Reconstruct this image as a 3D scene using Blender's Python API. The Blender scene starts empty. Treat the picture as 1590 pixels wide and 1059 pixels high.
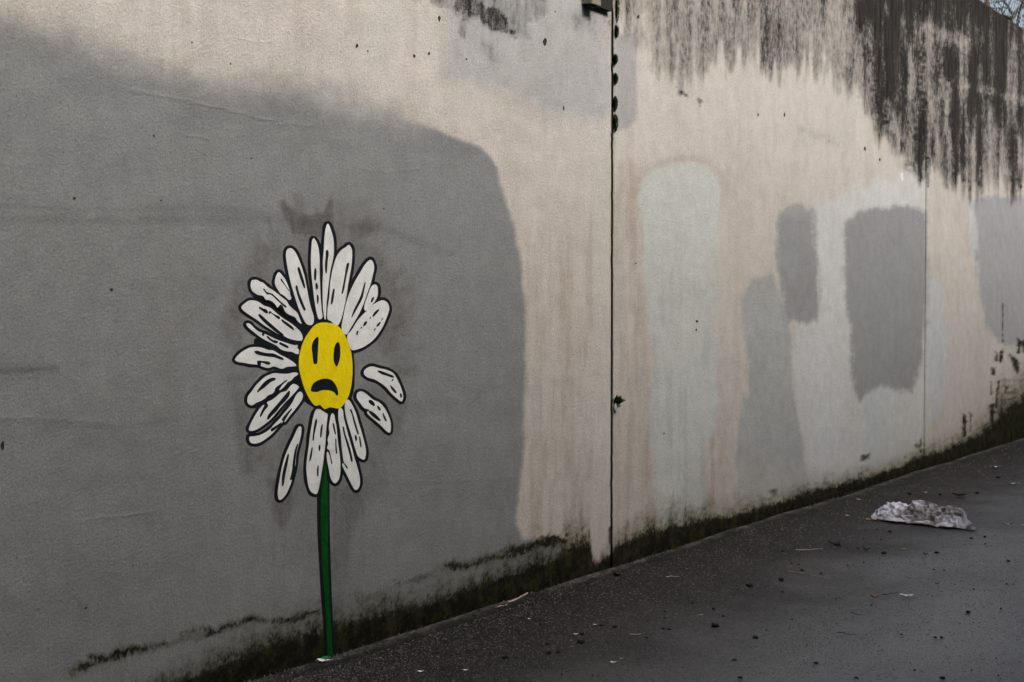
import bpy, math, random
import numpy as np
from mathutils import Vector, Matrix, noise as mnoise

random.seed(7)
rng = np.random.default_rng(11)
SC = bpy.context.scene
COL = SC.collection
R = math.radians

# ------------------------------------------------------------------ camera, world, sun, exposure
THETA = math.atan(1445.0 / 2208.3)        # heading of the lens relative to the wall
PITCH = math.atan(53.5 / 2208.3)          # slightly down
FPX = 2208.3                              # focal length in photo pixels (50 mm)
CAM = np.array([0.0, -3.98, 1.5])
ch, sh, cp, sp = math.cos(THETA), math.sin(THETA), math.cos(PITCH), math.sin(PITCH)
FWD = np.array([ch * cp, sh * cp, -sp])
RGT = np.array([sh, -ch, 0.0])
UPV = np.array([ch * sp, sh * sp, cp])
cam_data = bpy.data.cameras.new("camera")
cam_data.lens = 50.0
cam_data.sensor_width = 36.0
cam_data.clip_end = 1500
cam_data.dof.use_dof = True
cam_data.dof.focus_distance = 6.3
cam_data.dof.aperture_fstop = 8.0
cam = bpy.data.objects.new("camera", cam_data)
COL.objects.link(cam)
m = Matrix.Identity(4)
for i in range(3):
    m[i][0] = RGT[i]; m[i][1] = UPV[i]; m[i][2] = -FWD[i]; m[i][3] = CAM[i]
cam.matrix_world = m
SC.camera = cam

SUN_EL, SUN_AZ = 44.0, 262.0              # azimuth of the direction the light comes from, ccw from +x
world = bpy.data.worlds.new("World")
SC.world = world
world.use_nodes = True
wn, wl = world.node_tree.nodes, world.node_tree.links
wn.clear()
sky = wn.new("ShaderNodeTexSky"); sky.sky_type = 'NISHITA'; sky.sun_disc = False
sky.sun_elevation = R(SUN_EL); sky.sun_rotation = R(90 - SUN_AZ)
sky.air_density = 1.0; sky.dust_density = 4.0; sky.ozone_density = 1.0
hsv = wn.new("ShaderNodeHueSaturation"); hsv.inputs['Saturation'].default_value = 0.72
bg = wn.new("ShaderNodeBackground"); bg.inputs[1].default_value = 0.07
wo = wn.new("ShaderNodeOutputWorld")
wl.new(sky.outputs[0], hsv.inputs['Color']); wl.new(hsv.outputs[0], bg.inputs[0]); wl.new(bg.outputs[0], wo.inputs[0])
sd = bpy.data.lights.new("sun", 'SUN'); sd.energy = 1.5; sd.angle = R(20); sd.color = (1.0, 0.98, 0.95)
sun = bpy.data.objects.new("sun", sd); COL.objects.link(sun)
dv = Vector((math.cos(R(SUN_AZ)) * math.cos(R(SUN_EL)), math.sin(R(SUN_AZ)) * math.cos(R(SUN_EL)), math.sin(R(SUN_EL))))
sun.rotation_euler = dv.to_track_quat('Z', 'Y').to_euler()
SC.view_settings.view_transform = 'Standard'
SC.view_settings.look = 'None'
SC.view_settings.gamma = 1.0
SC.view_settings.use_curve_mapping = False
SC.view_settings.exposure = 1.55

# ------------------------------------------------------------------ measuring helpers (photo pixel <-> wall / ground)
def ray(px, py):
    return FWD + RGT * ((px - 795.0) / FPX) + UPV * ((529.5 - py) / FPX)
def W(px, py, off=0.0):                  # point on the wall face y = -off
    d = ray(px, py); t = (-off - CAM[1]) / d[1]
    p = CAM + d * t
    return float(p[0]), float(p[2])
def G(px, py, z=0.0):                    # point on the ground
    d = ray(px, py); t = (z - CAM[2]) / d[2]
    p = CAM + d * t
    return float(p[0]), float(p[1])
def proj(u, z, y=0.0):
    v0, v1, v2 = u - CAM[0], y - CAM[1], z - CAM[2]
    dep = v0 * FWD[0] + v1 * FWD[1] + v2 * FWD[2]
    return 795.0 + FPX * (v0 * RGT[0] + v1 * RGT[1]) / dep, 529.5 - FPX * (v0 * UPV[0] + v1 * UPV[1] + v2 * UPV[2]) / dep
WALL_H = W(1556, 22.5)[1]
J1 = W(951, 476)[0]; J2 = W(1437, 476)[0]; PW = J2 - J1

# ------------------------------------------------------------------ node helper
class NT:
    def __init__(s, name):
        s.m = bpy.data.materials.new(name); s.m.use_nodes = True
        s.t = s.m.node_tree; s.t.nodes.clear()
        s.out = s.n("ShaderNodeOutputMaterial"); s.b = s.n("ShaderNodeBsdfPrincipled")
        s.l(s.b.outputs[0], s.out.inputs[0])
        s.tc = None
    def n(s, k, **kw):
        x = s.t.nodes.new(k)
        for a, v in kw.items(): setattr(x, a, v)
        return x
    def l(s, a, b): s.t.links.new(a, b)
    def set(s, sock, v):
        if hasattr(v, 'is_output') or isinstance(v, bpy.types.NodeSocket): s.l(v, sock)
        elif isinstance(v, (tuple, list)) and len(v) == 3 and len(sock.default_value) == 4: sock.default_value = (*v, 1)
        else: sock.default_value = v
    def pos(s, kind='Object', scale=(1, 1, 1), loc=(0, 0, 0)):
        if s.tc is None: s.tc = s.n("ShaderNodeTexCoord")
        mp = s.n("ShaderNodeMapping"); mp.inputs['Scale'].default_value = scale; mp.inputs['Location'].default_value = loc
        s.l(s.tc.outputs[kind], mp.inputs[0]); return mp.outputs[0]
    def noise(s, vec, scale, detail=4, rough=.55, dist=0.0, color=False):
        x = s.n("ShaderNodeTexNoise"); x.inputs['Scale'].default_value = scale; x.inputs['Detail'].default_value = detail
        x.inputs['Roughness'].default_value = rough; x.inputs['Distortion'].default_value = dist
        s.l(vec, x.inputs['Vector']); return x.outputs[1 if color else 0]
    def vor(s, vec, scale, out='Distance', feature='F1'):
        x = s.n("ShaderNodeTexVoronoi", feature=feature); x.inputs['Scale'].default_value = scale
        s.l(vec, x.inputs['Vector']); return x.outputs[out]
    def math(s, op, a, b=0.0, c=None):
        x = s.n("ShaderNodeMath", operation=op); s.set(x.inputs[0], a); s.set(x.inputs[1], b)
        if c is not None: s.set(x.inputs[2], c)
        return x.outputs[0]
    def ramp(s, v, a, b, c=0.0, d=1.0, smooth=True):
        x = s.n("ShaderNodeMapRange"); x.interpolation_type = 'SMOOTHSTEP' if smooth else 'LINEAR'
        s.set(x.inputs[0], v); x.inputs[1].default_value = a; x.inputs[2].default_value = b
        x.inputs[3].default_value = c; x.inputs[4].default_value = d; return x.outputs[0]
    def mix(s, f, a, b, mode='MIX'):
        x = s.n("ShaderNodeMix", data_type='RGBA', blend_type=mode); s.set(x.inputs[0], f); s.set(x.inputs[6], a); s.set(x.inputs[7], b)
        return x.outputs[2]
    def attr(s, name, out='Fac'):
        x = s.n("ShaderNodeAttribute"); x.attribute_name = name; return x.outputs[out]
    def bump(s, h, strength=.5, dist=.01, prev=None):
        x = s.n("ShaderNodeBump"); x.inputs['Strength'].default_value = strength; x.inputs['Distance'].default_value = dist
        s.l(h, x.inputs['Height'])
        if prev is not None: s.l(prev, x.inputs['Normal'])
        return x.outputs[0]
    def done(s, color=None, rough=None, normal=None, spec=None, metal=None):
        if color is not None: s.set(s.b.inputs['Base Color'], color)
        if rough is not None: s.set(s.b.inputs['Roughness'], rough)
        if normal is not None: s.l(normal, s.b.inputs['Normal'])
        if spec is not None: s.set(s.b.inputs['Specular IOR Level'], spec)
        if metal is not None: s.set(s.b.inputs['Metallic'], metal)
        return s.m

def simple(name, c1, c2, scale=20, rough=.8, bump=.3, bd=.004, spec=.3, metal=0, detail=5, coord='Object'):
    t = NT(name); p = t.pos(coord)
    n1 = t.noise(p, scale, detail); n2 = t.noise(p, scale * 6, 3)
    c = t.mix(t.ramp(n1, .35, .65), c1, c2)
    return t.done(c, rough, t.bump(n2, bump, bd), spec, metal)

# ------------------------------------------------------------------ objects helper
def tag(o, label=None, cat=None, group=None, kind=None):
    if label: o['label'] = label
    if cat: o['category'] = cat
    if group: o['group'] = group
    if kind: o['kind'] = kind
    return o
def mesh_obj(name, verts, faces, mat, parent=None, smooth=False, loc=None):
    me = bpy.data.meshes.new(name)
    me.from_pydata([tuple(v) for v in verts], [], faces); me.update()
    if mat: me.materials.append(mat)
    if smooth: me.polygons.foreach_set('use_smooth', [True] * len(me.polygons))
    o = bpy.data.objects.new(name, me); COL.objects.link(o)
    if parent: o.parent = parent
    if loc is not None: o.location = loc
    return o
def empty(name, loc=(0, 0, 0)):
    o = bpy.data.objects.new(name, None); o.empty_display_size = .1; COL.objects.link(o); o.location = loc; return o
def box_vf(x0, x1, y0, y1, z0, z1, V, F):
    b = len(V)
    V += [(x0, y0, z0), (x1, y0, z0), (x1, y1, z0), (x0, y1, z0), (x0, y0, z1), (x1, y0, z1), (x1, y1, z1), (x0, y1, z1)]
    F += [(b, b+3, b+2, b+1), (b+4, b+5, b+6, b+7), (b, b+1, b+5, b+4), (b+1, b+2, b+6, b+5), (b+2, b+3, b+7, b+6), (b+3, b, b+4, b+7)]
def tube_vf(pts, rads, n, V, F, cap=True):
    b0 = len(V); pts = [Vector(p) for p in pts]
    for i, p in enumerate(pts):
        d = (pts[min(i+1, len(pts)-1)] - pts[max(i-1, 0)])
        d = d.normalized() if d.length > 1e-9 else Vector((0, 0, 1))
        a = d.orthogonal().normalized() if abs(d.z) > .9 else d.cross(Vector((0, 0, 1))).normalized()
        c = d.cross(a)
        for k in range(n):
            t = 2 * math.pi * k / n
            V.append(tuple(p + (a * math.cos(t) + c * math.sin(t)) * rads[i]))
    for i in range(len(pts) - 1):
        for k in range(n):
            F.append((b0+i*n+k, b0+i*n+(k+1) % n, b0+(i+1)*n+(k+1) % n, b0+(i+1)*n+k))
    if cap:
        F.append(tuple(b0 + k for k in reversed(range(n)))); F.append(tuple(b0 + (len(pts)-1)*n + k for k in range(n)))

# ------------------------------------------------------------------ numpy noise / shapes for the paint and stain maps
def vnoise(x, y, seed=0):
    xi = np.floor(x).astype(np.int64); yi = np.floor(y).astype(np.int64); fx = x - xi; fy = y - yi
    fx = fx*fx*fx*(fx*(fx*6-15)+10); fy = fy*fy*fy*(fy*(fy*6-15)+10)
    def h(a, b):
        v = (a * 374761393 + b * 668265263 + seed * 974634777) & 0xFFFFFFFF
        v = ((v ^ (v >> 13)) * 1274126177) & 0xFFFFFFFF
        return ((v ^ (v >> 16)) & 0xFFFF) / 65535.0
    return (h(xi, yi)*(1-fx) + h(xi+1, yi)*fx)*(1-fy) + (h(xi, yi+1)*(1-fx) + h(xi+1, yi+1)*fx)*fy
def fbm(x, y, seed=0, o=4, g=.55):
    s = 0; a = 1; t = 0
    for i in range(o):
        s = s + a * vnoise(x * 2**i + 17.3*i, y * 2**i + 9.1*i, seed + i); t += a; a *= g
    return s / t
def sstep(a, b, x):
    t = np.clip((x - a) / (b - a), 0, 1); return t*t*(3-2*t)
def segd(x, y, pts, closed=False):
    pts = list(pts) + ([pts[0]] if closed else [])
    d = np.full(x.shape, 1e9)
    for (ax, ay), (bx, by) in zip(pts[:-1], pts[1:]):
        vx, vy = bx-ax, by-ay; L = vx*vx+vy*vy+1e-9
        t = np.clip(((x-ax)*vx+(y-ay)*vy)/L, 0, 1)
        d = np.minimum(d, (x-ax-t*vx)**2+(y-ay-t*vy)**2)
    return np.sqrt(d)
def inside(x, y, pts):
    r = np.zeros(x.shape, bool); n = len(pts)
    for i in range(n):
        (ax, ay), (bx, by) = pts[i], pts[(i+1) % n]
        if ay == by: continue
        c = ((ay > y) != (by > y)) & (x < (bx-ax)*(y-ay)/(by-ay)+ax); r ^= c
    return r
def poly(x, y, pts, soft, wob=0.0, wn_=None):
    """1 inside, 0 outside, soft edge of the given half width (photo px)"""
    P = np.array(pts, float); mg = soft + wob + 4
    sel = (x > P[:, 0].min()-mg) & (x < P[:, 0].max()+mg) & (y > P[:, 1].min()-mg) & (y < P[:, 1].max()+mg)
    out = np.zeros(x.shape)
    if not sel.any(): return out
    xs, ys = x[sel], y[sel]
    d = segd(xs, ys, pts, True); d = np.where(inside(xs, ys, pts), d, -d)
    if wob: d = d + wob * (wn_[sel] - .5) * 2
    out[sel] = sstep(-soft, soft, d); return out

BEIGE = (.49, .447, .402)
def wall_fields(u, z):
    """paint colour and the dirt maps of the wall, u and z in metres"""
    uc = np.clip(u, W(-40, 476)[0], W(1680, 476)[0])
    x, y = proj(uc, z)
    x = np.where(u > uc, x + (u-uc)*40, x); x = np.where(u < uc, x + (u-uc)*300, x)
    base_y = 681.0 - .3157 * (x - 1590.0)
    n1 = fbm(x/22, y/22, 3); n2 = fbm(x/90, y/90, 5); ns = fbm(x/7, y/90, 8, 4); nst = fbm(x/16, y/230, 12, 3)
    nf = fbm(x/5, y/5, 21, 3); ns2 = fbm(x/3.5, y/28, 31, 3)
    col = np.zeros(x.shape + (3,)); col[:] = BEIGE
    nw = np.clip(.5 + (n1-.5)*.8 + (ns-.5)*1.1 + (nf-.5)*.5, 0, 1)
    def lay(c, mk): 
        nonlocal col
        col = col * (1 - mk[..., None]) + np.array(c) * mk[..., None]
    def mul(c, mk):
        nonlocal col
        col = col * (1 - mk[..., None] * (1 - np.array(c)))
    # variation of the old coat
    lay((.53, .482, .432), sstep(.45, .7, n2) * .5)
    lay((.47, .445, .41), sstep(.5, .75, fbm(x/60, y/160, 44)) * .5)
    mul((.90, .88, .86), sstep(.5, .7, nst) * .5)
    # brownish rain streaks either side of the wide joint
    mul((.80, .73, .66), poly(x, y, [(820, 360), (935, 330), (938, 890), (800, 900), (815, 620)], 30) * (.12 + .5 * sstep(.45, .7, ns)))
    mul((.80, .74, .68), poly(x, y, [(955, 250), (995, 250), (1015, 560), (1022, 830), (955, 860)], 12) * (.15 + .5 * sstep(.42, .7, ns)))
    mul((.80, .74, .68), poly(x, y, [(1085, 640), (1145, 620), (1140, 790), (1090, 800)], 12) * (.15 + .5 * sstep(.42, .7, ns)))
    # paler stripe left of the joint
    lay((.50, .47, .42), poly(x, y, [(924, 145), (949, 140), (949, 600), (946, 820), (930, 878), (919, 830), (922, 500)], 5) * .6)
    # cool grey coat on the upper part by the joint
    lay((.34, .337, .333), poly(x, y, [(690, -400), (690, 75), (684, 115), (690, 125), (740, 135), (790, 150), (840, 175), (900, 187), (948, 185), (950, -400)], 22, 8, n1) * .82)
    lay((.29, .287, .29), poly(x, y, [(956, 55), (988, 50), (989, 185), (975, 200), (956, 205)], 4) * .75)
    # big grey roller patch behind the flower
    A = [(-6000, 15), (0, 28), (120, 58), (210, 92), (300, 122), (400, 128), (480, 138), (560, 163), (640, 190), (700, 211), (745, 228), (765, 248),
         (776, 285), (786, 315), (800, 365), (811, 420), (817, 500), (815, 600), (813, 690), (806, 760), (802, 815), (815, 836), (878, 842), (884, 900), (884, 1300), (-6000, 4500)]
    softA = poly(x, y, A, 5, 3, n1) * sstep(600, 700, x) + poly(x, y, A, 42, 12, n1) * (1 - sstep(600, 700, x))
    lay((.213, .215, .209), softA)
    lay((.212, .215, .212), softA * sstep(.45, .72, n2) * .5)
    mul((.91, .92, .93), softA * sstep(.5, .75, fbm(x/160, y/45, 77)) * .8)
    # wide horizontal roller marks
    for pts, wd, am in (([(-50, 318), (180, 326), (300, 322), (470, 332)], 5, .10), ([(-50, 338), (150, 343), (420, 341), (600, 356), (700, 395)], 7, .15),
                        ([(-50, 650), (180, 666), (330, 640)], 4, .10), ([(-50, 577), (85, 572)], 6, .3), ([(590, 748), (800, 743)], 3, .06)):
        mul((0, 0, 0), am * np.exp(-(segd(x, y, pts)/wd)**2) * (.5 + n1))
    # overpainted ghost around the flower
    gh = np.zeros(x.shape)
    for pts, s, a in (([(430, 306), (446, 318), (466, 337), (502, 330), (510, 309), (518, 311), (519, 345), (500, 370), (455, 362)], 3, .8),
                      ([(540, 355), (555, 340), (572, 334), (596, 345), (590, 358), (560, 375), (548, 378)], 7, .5),
                      ([(395, 377), (440, 372), (520, 350), (560, 370), (598, 400), (625, 470), (630, 520), (600, 560), (540, 460), (430, 420), (380, 480), (372, 560), (352, 530), (340, 505), (362, 440)], 9, .42),
                      ([(360, 560), (380, 640), (395, 735), (375, 738), (362, 640)], 8, .5), ([(365, 600), (420, 690), (470, 640), (470, 700), (430, 740), (380, 700)], 9, .4),
                      ([(415, 745), (460, 740), (450, 800), (437, 822), (425, 790)], 6, .7), ([(515, 745), (560, 730), (563, 795), (545, 830), (525, 960), (515, 965)], 8, .5),
                      ([(555, 600), (625, 610), (632, 640), (610, 700), (575, 700), (570, 640)], 10, .42)):
        gh = np.maximum(gh, 1.45 * a * poly(x, y, pts, s, 5, n1))
    for k in range(34):
        a = 2*math.pi*k/34 + .12*math.sin(k*5.1); r0 = 1.02 + .05*math.sin(k*3.7); r1 = r0 + .12 + .10*abs(math.sin(k*2.3))
        if .1 < (a % 6.283) < .5: r1 += .05
        q = [(503 + 118*q_*math.cos(a) + 4*math.sin(k*9.1), 560 + 205*q_*math.sin(a)) for q_ in (r0*.9, r1)]
        gh = np.maximum(gh, (.35 + .25*math.sin(k*1.9)) * np.exp(-(segd(x + 6*(nf-.5), y + 6*(n1-.5), q)/9.0)**2))
    brs = np.zeros(x.shape); q9 = random.Random(31)
    for k in range(150):
        a = q9.uniform(0, 2*math.pi); r0 = q9.uniform(.98, 1.12); r1 = r0 + q9.uniform(.06, .22); sk = q9.uniform(-.05, .05)
        q = [(503 + 116*r0*math.cos(a), 560 + 205*r0*math.sin(a)), (503 + 116*r1*math.cos(a+sk), 560 + 205*r1*math.sin(a+sk))]
        brs = np.maximum(brs, q9.uniform(.12, .5) * np.exp(-(segd(x + 3*(nf-.5), y, q)/q9.uniform(1.8, 3.6))**2))
    for k in range(26):     # scrubbed drips below the head and along the stem
        a = q9.uniform(420, 565); b = q9.uniform(735, 800)
        brs = np.maximum(brs, q9.uniform(.1, .3) * np.exp(-(segd(x, y, [(a, b), (a+q9.uniform(-4, 4), b+q9.uniform(30, 150))])/q9.uniform(1.8, 4))**2))
    mul((.60, .57, .53), np.clip(brs * (.5 + ns), 0, 1))
    mul((.60, .565, .525), np.clip(gh * (.05 + .7 * ns + .8 * nf), 0, 1))
    # pale greenish column
    mul((.86, .85, .83), .9*np.exp(-(segd(x, y, [(990, 300), (1003, 268), (1022, 256), (1050, 247), (1078, 246), (1102, 254), (1122, 274), (1128, 300)])/8.0)**2))
    lay((.478, .488, .455), poly(x, y, [(993, 290), (1003, 272), (1020, 262), (1045, 254), (1075, 253), (1097, 260), (1113, 272), (1120, 290), (1118, 350), (1114, 400), (1116, 450),
                                        (1113, 520), (1110, 590), (1116, 620), (1112, 660), (1096, 690), (1091, 730), (1098, 790), (1098, 812), (1020, 822), (1016, 740), (1010, 680), (1007, 640),
                                        (1010, 600), (1015, 565), (1008, 500), (999, 440), (996, 405), (1004, 380), (997, 340), (992, 310)], 5, 4, nw) * (.78 + .22 * nst))
    mul((.86, .86, .88), poly(x, y, [(1000, 400), (1110, 400), (1110, 800), (1020, 800)], 20) * sstep(.5, .75, ns) * .8)
    # pale coat that runs between and under the dark patches
    lay((.52, .515, .495), poly(x, y, [(1240, 330), (1300, 300), (1380, 275), (1440, 255), (1440, 640), (1425, 700), (1330, 740), (1262, 765), (1246, 700), (1230, 610), (1232, 500), (1245, 480)], 14, 8, nw) * .95)
    lay((.52, .525, .515), poly(x, y, [(1262, 520), (1312, 520), (1318, 620), (1312, 700), (1255, 730), (1238, 620), (1240, 520)], 9) * .55)
    lay((.46, .485, .49), poly(x, y, [(1443, 430), (1462, 440), (1470, 520), (1462, 640), (1440, 660)], 4, 3, nw) * .75)
    lay((.45, .475, .48), poly(x, y, [(1342, 625), (1352, 610), (1370, 607), (1384, 617), (1383, 660), (1378, 722), (1345, 728)], 4, 2, nw) * .7)
    # mid grey band
    lay((.355, .36, .348), poly(x, y, [(1150, 462), (1168, 437), (1200, 420), (1226, 500), (1231, 560), (1232, 620), (1244, 680), (1252, 730), (1255, 762), (1140, 795), (1146, 740), (1140, 712),
                                       (1148, 655), (1161, 605), (1158, 545), (1154, 490)], 4, 4, nw) * (1 - .55 * sstep(690, 775, y)))
    lay((.33, .31, .27), poly(x, y, [(1165, 480), (1150, 470), (1170, 430), (1200, 415), (1205, 440)], 14) * .35)
    # darker narrow patch
    lay((.262, .262, .258), poly(x, y, [(1203, 345), (1212, 325), (1238, 316), (1263, 326), (1267, 380), (1274, 450), (1271, 498), (1246, 500), (1222, 500), (1213, 450), (1204, 400)], 6, 6, nw) * (.75 + .25*sstep(318, 350, y)))
    # dark wide patch with its fading foot
    lay((.268, .268, .266), poly(x, y, [(1313, 345), (1328, 328), (1350, 322), (1410, 322), (1440, 330), (1443, 400), (1439, 480), (1434, 540), (1424, 590), (1417, 612), (1392, 606), (1370, 598), (1350, 606),
                                       (1330, 622), (1320, 580), (1319, 520), (1312, 450), (1311, 380)], 6, 6, nw))
    # far patch
    lay((.47, .50, .50), poly(x, y, [(1504, 310), (1520, 308), (1520, 420), (1512, 415), (1504, 370)], 3) * .8)
    lay((.308, .307, .312), poly(x, y, [(1510, 312), (1540, 306), (3000, 300), (3000, 560), (1590, 545), (1552, 535), (1530, 500), (1521, 450), (1517, 390), (1513, 350)], 5, 6, nw) * .95)
    # pink spray at the foot of the stripe
    lay((.42, .11, .16), poly(x, y, [(931, 868), (935, 852), (939, 856), (934, 868), (926, 880), (924, 876)], 3, 2, nf) * .7)

    # ---------- black mould near the top
    env = np.interp(x, [960, 985, 1010, 1060, 1100, 1120, 1180, 1215, 1250, 1290, 1325, 1345, 1356, 1366, 1385, 1405, 1425, 1438, 1443, 1455, 1475, 1490, 1500, 1530, 1545, 1575, 1590, 1700],
                       [60, 60, 120, 145, 120, 95, 105, 122, 118, 132, 155, 160, 195, 215, 232, 246, 262, 288, 262, 266, 282, 300, 306, 300, 298, 304, 285, 290])
    lev = (.82 + .36*fbm(x/30, y/60, 55)) * np.interp(x, [950, 1000, 1100, 1170, 1185, 1250, 1275, 1300, 1340, 1352, 1380, 1434, 1440, 1450, 1456, 1498, 1501, 1506, 1700],
                       [.46, .52, .56, .60, .70, .68, .57, .57, .76, .78, .80, .78, .62, .62, .82, .82, .68, .82, .84])
    g = lev * sstep(-22, 38, env + 8 + 60*(ns-.5) + 20*(ns2-.5) - y)
    g = np.where(x < 952, 0, g)
    # thinning toward the tips, denser higher up
    g = g * np.interp(np.clip((env - y)/np.maximum(env, 1), 0, 1), [0, .25, 1], [.78, .90, 1.0])
    g = g + np.where(x > 1330, .25 * sstep(70, 0, y) + .35 * sstep(.42, .5, (z/WALL_H - .5)) * 0, 0)
    def light(pts, wd, am):
        nonlocal g
        g = g - .38 * am * (.2 + 1.4*ns) * np.exp(-(segd(x + 9*(n1-.5) + 5*(ns-.5), y + 14*(nf-.5), pts)/(wd*(.5+n1)))**2)
    light([(1355, 0), (1352, 90), (1357, 150)], 3, .35); light([(1345, -20), (1372, 10), (1402, 38)], 7, .42)
    light([(1385, 90), (1376, 150), (1390, 200), (1405, 215)], 4, .3); light([(1412, 95), (1414, 150)], 7, .28)
    light([(1441, -20), (1441, 60), (1443, 310)], 6, .45); light([(1438, 38), (1462, 52), (1500, 66)], 8, .5); light([(1500, 60), (1498, 80), (1488, 68)], 4, .4)
    light([(1500, 60), (1500, 240)], 2.6, .4); light([(1474, 130), (1474, 170)], 4, .4); light([(1500, 133), (1530, 138), (1556, 148), (1600, 158), (1680, 175)], 8, .5)
    light([(1462, 150), (1500, 145)], 12, .2); light([(1540, 170), (1545, 260)], 14, .22); light([(1576, 190), (1588, 250)], 6, .35); light([(1180, 5), (1179, 60)], 2, .3)
    light([(1512, 180), (1512, 230)], 6, .25); light([(1395, 185), (1408, 218)], 5, .3); light([(1255, 0), (1258, 90)], 6, .18); light([(1296, 30), (1300, 110)], 8, .18)
    light([(990, -10), (1005, 60), (1008, 120)], 8, .35)
    def dark(pts, soft, am, wob=5):
        nonlocal g
        g = np.maximum(g, am * poly(x, y, pts, soft*2.2, wob*2.2, .5*nf + .5*ns))
    dark([(1340, 0), (1348, -30), (1350, 60), (1350, 105), (1345, 80)], 6, .90); dark([(1358, 60), (1375, 20), (1405, 60), (1420, 120), (1360, 180), (1357, 110)], 7, .80)
    dark([(1358, 110), (1366, 150), (1378, 190), (1372, 195), (1358, 160)], 4, .98); dark([(1420, 50), (1436, 60), (1440, 180), (1428, 240), (1418, 200), (1422, 120)], 5, .98)
    dark([(1405, 170), (1420, 200), (1438, 245), (1425, 236), (1408, 200)], 5, .92); dark([(1448, 62), (1475, 68), (1498, 95), (1495, 125), (1468, 128), (1452, 120)], 5, .95)
    dark([(1475, 180), (1488, 190), (1496, 255), (1500, 290), (1480, 270)], 5, .9); dark([(1502, -600), (1530, -600), (3200, -600), (3200, 130), (1590, 125), (1530, 130), (1506, 110)], 8, .80)
    dark([(1448, -600), (1500, -600), (1500, 55), (1450, 45)], 6, .86); dark([(1560, 165), (1580, 168), (1570, 290), (1562, 250)], 6, .72)
    dark([(1180, -40), (1250, -40), (1240, 60), (1205, 90), (1190, 60)], 12, .68); dark([(1055, 75), (1075, 80), (1080, 110), (1062, 100)], 6, .66)
    dark([(1048, 134), (1066, 142), (1070, 152), (1054, 148)], 3, .78); dark([(1084, 153), (1094, 158), (1090, 164)], 3, .7); dark([(1320, 130), (1336, 140), (1334, 165), (1326, 160)], 5, .64)
    dark([(1415, 240), (1436, 262), (1440, 285), (1422, 274), (1402, 258)], 5, .62); dark([(1240, 198), (1285, 205), (1300, 225), (1262, 215)], 8, .36)
    dark([(958, -50), (986, -50), (984, 50), (962, 70)], 8, .56); dark([(941, 10), (952, 10), (952, 90), (946, 60)], 5, .55)
    # left of the joint
    dark([(700, -60), (700, 12), (716, 28), (740, 31), (752, 40), (770, 49), (790, 53), (801, 58), (803, 47), (793, 38), (793, 26), (778, 12), (752, 3), (740, -60)], 4, .80)
    dark([(640, -60), (640, -2), (676, 8), (700, 18), (735, 38), (800, 60), (826, 62), (826, 38), (850, 20), (850, -60)], 5, .47)
    dark([(712, 20), (722, 24), (722, 58), (714, 50)], 3, .56); dark([(884, 22), (918, 18), (920, 52), (895, 44)], 8, .42); dark([(740, 55), (775, 62), (772, 110), (745, 80)], 10, .34)
    dark([(640, -60), (950, -60), (950, -8), (640, -12)], 8, .55)
    streak = .55 * ns + .25 * ns2 + .20 * nf
    st2 = fbm(x/9, y/120, 91, 3)
    mould = g * (1.06 + .14 * sstep(1320, 1350, x)) + ((streak - .5) * .9 + sstep(1300, 1400, x) * (st2 - .5) * 1.0) * sstep(0, .3, g) * sstep(0, .3, g)

    # ---------- moss and black algae at the foot
    h = base_y - y
    D = 1.12 * np.interp(x, [-200, 60, 110, 300, 400, 510, 600, 690, 740, 790, 840, 868, 880, 916, 920, 928, 936, 950, 960, 1000, 1050, 1100, 1150, 1200, 1250, 1300, 1400, 1430, 1470, 1500, 1540, 1556, 1590, 1700],
                     [14, 20, 30, 52, 66, 66, 54, 50, 54, 58, 58, 60, 74, 74, 26, 14, 26, 36, 44, 55, 49, 40, 33, 28, 32, 27, 23, 30, 28, 38, 56, 78, 84, 84])
    mo = sstep(-1, 1, (D - h)/ (D*.75 + 4) + (ns - .5) * .8 + (nf - .5) * .8 + (n1 - .5) * .5)
    mo = np.maximum(mo * 1.02, sstep(12, 3, h)) + .45 * sstep(.85*D, .3*D, h)
    T1 = [(107, 1043), (141, 1028), (198, 1014), (232, 1008), (254, 1001), (302, 986), (339, 977), (395, 962), (440, 963), (494, 951)]
    T2 = [(560, 933), (590, 921), (609, 910), (643, 902), (686, 886), (723, 875), (774, 863), (811, 853), (849, 840), (874, 838), (894, 831), (917, 829)]
    jj = 12*(n1-.5) + 14*(nf-.5) + 8*(ns-.5)
    d1 = segd(x, y + jj, T1); d2 = segd(x, y + jj, T2)
    w2 = np.interp(x, [550, 640, 680, 850, 917, 919], [5, 5, 10, 10, 14, 0.5])
    td = np.maximum(np.exp(-(d1/np.interp(x, [100, 250, 400, 500], [9, 9, 10, 5]))**2) * .95, np.exp(-(d2/w2)**2) * np.interp(x, [550, 640, 700, 917, 918], [.62, .66, .95, 1.1, 0]))
    td = td * (.55 + .55 * sstep(.3, .6, fbm(x/26, y/26, 71)))
    sp_ = np.exp(-np.clip(h - D, 0, 999) / 26.0) * .42      # loose speckle fading upward
    sp_ = np.where((x > 918) & (x < 940) & (h > 20), sp_*.4, sp_)
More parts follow.
